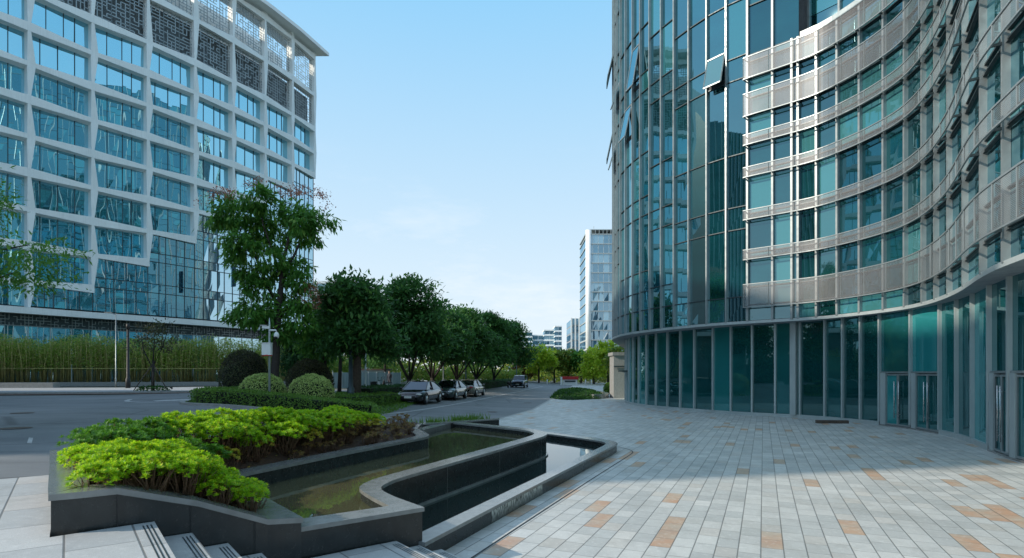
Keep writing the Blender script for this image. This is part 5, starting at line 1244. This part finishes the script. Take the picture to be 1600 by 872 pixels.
# a person standing at the hoarding
def person(x, y, z, ang, label):
    me = bpy.data.meshes.new('person'); joints = {'pel': (0, 0, .93, .13), 'chest': (0, 0, 1.25, .155), 'neck': (0, 0, 1.45, .06), 'head': (.01, 0, 1.58, .095), 'top': (.01, 0, 1.66, .085),
        'hl': (0, .09, .86, .095), 'kl': (.05, .1, .48, .06), 'al': (.0, .1, .09, .042), 'tl': (.15, .11, .03, .035), 'hr': (0, -.09, .86, .095), 'kr': (-.03, -.1, .48, .06), 'ar': (-.08, -.1, .09, .042), 'tr': (.07, -.11, .03, .035),
        'sl': (0, .18, 1.38, .062), 'el': (.0, .24, 1.1, .042), 'wl': (.16, .2, .98, .03), 'fl': (.24, .18, .97, .025), 'sr': (0, -.18, 1.38, .062), 'er': (-.02, -.23, 1.1, .042), 'wr': (.06, -.24, .86, .03), 'fr': (.09, -.24, .78, .022)}
    ks = list(joints); ed = [('pel', 'chest'), ('chest', 'neck'), ('neck', 'head'), ('head', 'top'), ('pel', 'hl'), ('hl', 'kl'), ('kl', 'al'), ('al', 'tl'), ('pel', 'hr'), ('hr', 'kr'), ('kr', 'ar'), ('ar', 'tr'), ('chest', 'sl'), ('sl', 'el'), ('el', 'wl'), ('wl', 'fl'), ('chest', 'sr'), ('sr', 'er'), ('er', 'wr'), ('wr', 'fr')]
    me.from_pydata([joints[k][:3] for k in ks], [(ks.index(a), ks.index(b_)) for a, b_ in ed], []); o = bpy.data.objects.new('person', me); COL.objects.link(o)
    md = o.modifiers.new('skin', 'SKIN'); 
    for i, k in enumerate(ks): me.skin_vertices[0].data[i].radius = (joints[k][3], joints[k][3]); 
    me.skin_vertices[0].data[0].use_root = True
    md2 = o.modifiers.new('sub', 'SUBSURF'); md2.levels = 1; md2.render_levels = 2
    m, nt, out = new_mat('dark_clothes'); b = NB(nt); zc_ = b.sep(b.coord('Object'))[2]; c1 = b.mix(b.math('GREATER_THAN', zc_, 1.44), C(.03, .035, .05), C(.42, .27, .2)); c1 = b.mix(b.math('GREATER_THAN', zc_, 1.63), c1, C(.02, .015, .012)); c1 = b.mix(b.math('LESS_THAN', zc_, .92), c1, C(.05, .05, .06))
    p_ = b.n('ShaderNodeBsdfPrincipled'); b.l(c1, p_.inputs['Base Color']); p_.inputs['Roughness'].default_value = .8; b.l(p_.outputs[0], out.inputs[0]); me.materials.append(m)
    o.location = (x, y, z); o.rotation_euler = (0, 0, ang); tag(o, label, 'person')
x, y = XY(608.5, 50.5); person(x, y, g(x, y) + .05, -1.9, 'person in dark clothes standing before the pale hoarding')

# ================================================================== CARS
def car(x, y, heading, paint, label, suv=False, front_vis=True):
    t = empty('parked_car', (x, y, g(x, y)), label, 'car', 'cars parked along the kerb', rz=heading)
    H = 1.74 if suv else 1.45; Lh = 2.35 if suv else 2.4; Wd = .92 if suv else .90
    # body: stations along x (front = +x): (x, half width, z bottom, z belt)
    belt = 1.08 if suv else .92; hood = 1.08 if suv else .86
    stn = [(-Lh, .62, .42, belt - .12), (-Lh + .08, .76, .30, belt + .02), (-Lh + .35, .86, .22, belt + .05), (-1.4, Wd, .2, belt + .04), (-.5, Wd, .2, belt + .01), (.6, Wd, .2, belt - .01), (1.1, Wd, .2, belt - .03), (1.7, .88, .2, hood - .02), (Lh - .25, .82, .22, hood - .12), (Lh - .06, .70, .28, hood - .24), (Lh, .55, .36, hood - .36)]
    if suv: stn[-3:] = [(Lh - .2, .86, .26, hood - .04), (Lh - .05, .8, .3, hood - .12), (Lh, .7, .36, hood - .25)]; stn[0] = (-Lh, .75, .4, belt - .05)
    rings = []
    for sx, w, zb, zt_ in stn:
        hh = zt_ - zb
        rings.append([(sx, -w * .82, zb), (sx, -w * .98, zb + hh * .18), (sx, -w, zb + hh * .5), (sx, -w * .97, zb + hh * .82), (sx, -w * .86, zt_ - .02), (sx, -w * .5, zt_ + .025), (sx, 0, zt_ + .04),
                      (sx, w * .5, zt_ + .025), (sx, w * .86, zt_ - .02), (sx, w * .97, zb + hh * .82), (sx, w, zb + hh * .5), (sx, w * .98, zb + hh * .18), (sx, w * .82, zb)])
    m_ = MB(); vs = [q_ for r_ in rings for q_ in r_]; k = len(rings[0]); fs = [(i * k + j_, i * k + (j_ + 1) % k, (i + 1) * k + (j_ + 1) % k, (i + 1) * k + j_) for i in range(len(rings) - 1) for j_ in range(k)]
    fs.append(tuple(range(k))); fs.append(tuple(range((len(rings) - 1) * k + k - 1, (len(rings) - 1) * k - 1, -1))); m_.add(vs, fs, 0, True)
    lpart(m_, 'body', paint, t)
    # greenhouse
    if suv: gs = [(-2.2, .76, belt), (-2.0, .66, H - .08), (-1.5, .68, H), (.2, .68, H - .01), (.55, .66, H - .06), (1.15, .78, belt)]
    else: gs = [(-2.0, .70, belt + .04), (-1.15, .60, H - .09), (-.6, .62, H), (.15, .62, H - .01), (.4, .60, H - .05), (1.25, .76, belt - .02)]
    def gw(sx): return interp([(-2.3, .80), (1.2, .80)], sx)
    m_ = MB(); n = len(gs); zb_ = belt - .02
    for sd in (-1, 1):      # side glass: fan from belt to roof edge
        bot = [(gs[0][0], sd * .80, zb_), (gs[-1][0], sd * .80, zb_)]
        top = [(q_[0], sd * q_[1], q_[2] - .03) for q_ in gs[1:-1]]
        m_.add([bot[0]] + top + [bot[1]], [tuple(range(len(top) + 2))])
    gl_ = lpart(m_, 'side_window', M['carglass'], t)
    m_ = MB(); a, b_ = gs[-2], gs[-1]; m_.quad((a[0], -a[1], a[2]), (a[0], a[1], a[2]), (b_[0], b_[1], b_[2] + .01), (b_[0], -b_[1], b_[2] + .01)); lpart(m_, 'windscreen', M['carglass'], t)
    m_ = MB(); a, b_ = gs[0], gs[1]; m_.quad((a[0], -a[1], a[2]), (a[0], a[1], a[2]), (b_[0], b_[1], b_[2]), (b_[0], -b_[1], b_[2])); lpart(m_, 'rear_window', M['carglass'], t)
    m_ = MB()
    for a, b_ in zip(gs[1:-1], gs[2:-1]): m_.quad((a[0], -a[1] - .02, a[2] - .02), (b_[0], -b_[1] - .02, b_[2] - .02), (b_[0], 0, b_[2] + .03), (a[0], 0, a[2] + .03)); m_.quad((a[0], a[1] + .02, a[2] - .02), (b_[0], b_[1] + .02, b_[2] - .02), (b_[0], 0, b_[2] + .03), (a[0], 0, a[2] + .03))
    for sd in (-1, 1):
        for a, b_ in zip(gs, gs[1:]): m_.beam((a[0], sd * (a[1] if a not in (gs[0], gs[-1]) else .79), a[2]), (b_[0], sd * (b_[1] if b_ not in (gs[0], gs[-1]) else .79), b_[2]), .06, .05)
        m_.beam((-.15, sd * .81, zb_), (-.15, sd * .64, H - .05), .05, .07)
    lpart(m_, 'roof', paint, t)
    for sx in (-1.42, 1.45):
        for sd in (-1, 1):
            r_ = .36 if suv else .32; m_ = MB(); m_.tube([(sx, sd * (Wd - .2), r_), (sx, sd * (Wd - .02), r_), (sx, sd * (Wd + .015), r_)], [r_, r_, r_ * .9], 20); w_ = lpart(m_, 'wheel', M['black'], t)
            m_ = MB(); m_.tube([(sx, sd * (Wd + .0), r_), (sx, sd * (Wd + .022), r_)], r_ * .66, 16)
            lpart(m_, 'rim', M['steel'], w_)
            m_ = MB(); pts_ = [(sx + (r_ + .07) * math.cos(a_), sd * (Wd - .01), r_ + (r_ + .07) * math.sin(a_)) for a_ in [math.pi * k_ / 8 for k_ in range(9)]]; m_.tube(pts_, .03, 5); lpart(m_, 'wheel_arch', M['black'], t)
    fx = Lh - .07
    for sd in (-1, 1):
        m_ = MB(); m_.ell((fx - .13, sd * .62, hood - .22), (.16, .19, .075), 12, 8); lpart(m_, 'headlight', M['lampglass'], t)
        m_ = MB(); m_.ell((-Lh + .1, sd * .62, belt - .10), (.12, .2, .085), 12, 8); lpart(m_, 'taillight', M['taillens'], t)
        m_ = MB(); m_.ell((.85, sd * (Wd + .1), belt + .08), (.07, .11, .075), 10, 8); lpart(m_, 'mirror', paint, t)
    m_ = MB(); m_.box((Lh - .03, 0, hood - .42), (.08, 1.0 if suv else .9, .20)); lpart(m_, 'grille', M['black'], t)
    m_ = MB(); m_.box((Lh + .02, 0, .48), (.03, .46, .13)); m_.box((-Lh - .01, 0, .62), (.03, .46, .13)); lpart(m_, 'number_plate', M['white'] if not suv else M['mull2'], t)
hd = math.atan2(.985, .17)
car(-6.0, 37.8, hd + math.pi, M['car_black'], 'black sedan nearest the camera, facing forward at the head of the parked line')
car(-4.75, 44.2, hd + math.pi, M['car_grey'], 'grey-green sedan in the middle of the three parked close together')
car(-3.65, 50.6, hd, M['car_silver'], 'pale champagne sedan seen from the rear, third in the parked line')
car(1.15, 82, hd + math.pi, M['car_blue'], 'pale blue off-roader parked alone farther up the kerb', suv=True)

# ================================================================== WORLD, SUN, CAMERA
w = bpy.data.worlds.new('World'); sc.world = w; w.use_nodes = True; nt = w.node_tree
for n_ in list(nt.nodes): nt.nodes.remove(n_)
b = NB(nt); out = b.n('ShaderNodeOutputWorld'); bg = b.n('ShaderNodeBackground'); sky = b.n('ShaderNodeTexSky', sky_type='NISHITA')
sky.sun_disc = False; el = math.asin(SUN_DIR.z); sky.sun_elevation = el; sky.sun_rotation = math.atan2(SUN_DIR.x, SUN_DIR.y)
sky.altitude = 50; sky.air_density = 1.0; sky.dust_density = .5; sky.ozone_density = 1.6
v = b.coord('Generated'); s = b.sep(v)
hz = b.ramp(s[2], 0.0, .62, 1, 0); hz = b.math('POWER', hz, 2.6)
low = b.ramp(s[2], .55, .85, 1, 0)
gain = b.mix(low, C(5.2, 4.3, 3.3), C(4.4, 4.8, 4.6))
gain = b.mix(b.ramp(s[1], -.75, .15, 1, 0), gain, b.mix(1.0, gain, C(.66, .80, .90), 'MULTIPLY'))
dt = b.math('ADD', b.math('ADD', b.math('MULTIPLY', s[0], SUN_DIR.x), b.math('MULTIPLY', s[1], SUN_DIR.y)), b.math('MULTIPLY', s[2], SUN_DIR.z))
gain = b.mix(b.ramp(dt, .80, .97, 0, 1), gain, b.mix(1.0, gain, C(.36, .48, .62), 'MULTIPLY'))
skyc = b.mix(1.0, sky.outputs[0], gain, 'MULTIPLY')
az = b.math('MULTIPLY', b.math('MULTIPLY_ADD', s[0], -.45, .75), b.ramp(s[1], -.3, .4, .15, 1))
skyc = b.mix(b.math('MULTIPLY', b.math('MULTIPLY', hz, .75), az), skyc, C(8.2, 9.3, 9.8))
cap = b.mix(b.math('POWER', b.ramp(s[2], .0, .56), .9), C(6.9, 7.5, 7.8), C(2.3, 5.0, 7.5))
cap = b.mix(b.ramp(s[2], .60, .85), cap, C(10.5, 10.8, 10.6))  # overhead sky, out of view, brightened to add fill light
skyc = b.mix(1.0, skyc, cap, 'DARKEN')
nz = b.noise(v, 3.0, 7, .66, (1, 1, 3.6)); cl = b.ramp(nz, .52, .74, 0, .8); cl = b.math('MULTIPLY', cl, b.ramp(s[2], .0, .38, 1, 0))
skyc = b.mix(cl, skyc, C(8.1, 8.2, 8.3))
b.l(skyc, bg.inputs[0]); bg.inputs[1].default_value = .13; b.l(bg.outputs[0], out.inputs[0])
sl_ = bpy.data.lights.new('sun', 'SUN'); sl_.energy = 5.0; sl_.angle = math.radians(.5); sl_.color = (1.0, .90, .76); so = bpy.data.objects.new('sun', sl_); COL.objects.link(so); so.rotation_euler = SUN_DIR.to_track_quat('Z', 'Y').to_euler()
cam = bpy.data.cameras.new('camera'); co = bpy.data.objects.new('camera', cam); COL.objects.link(co); co.location = (0, 0, EYE); co.rotation_euler = (math.pi / 2, 0, 0)
cam.sensor_width = 36; cam.lens = 36 * F / 1600; cam.shift_y = (HOR - 436) / 1600; cam.clip_end = 6000; sc.camera = co
sc.view_settings.view_transform = 'Standard'; sc.view_settings.look = 'None'; sc.view_settings.exposure = 0
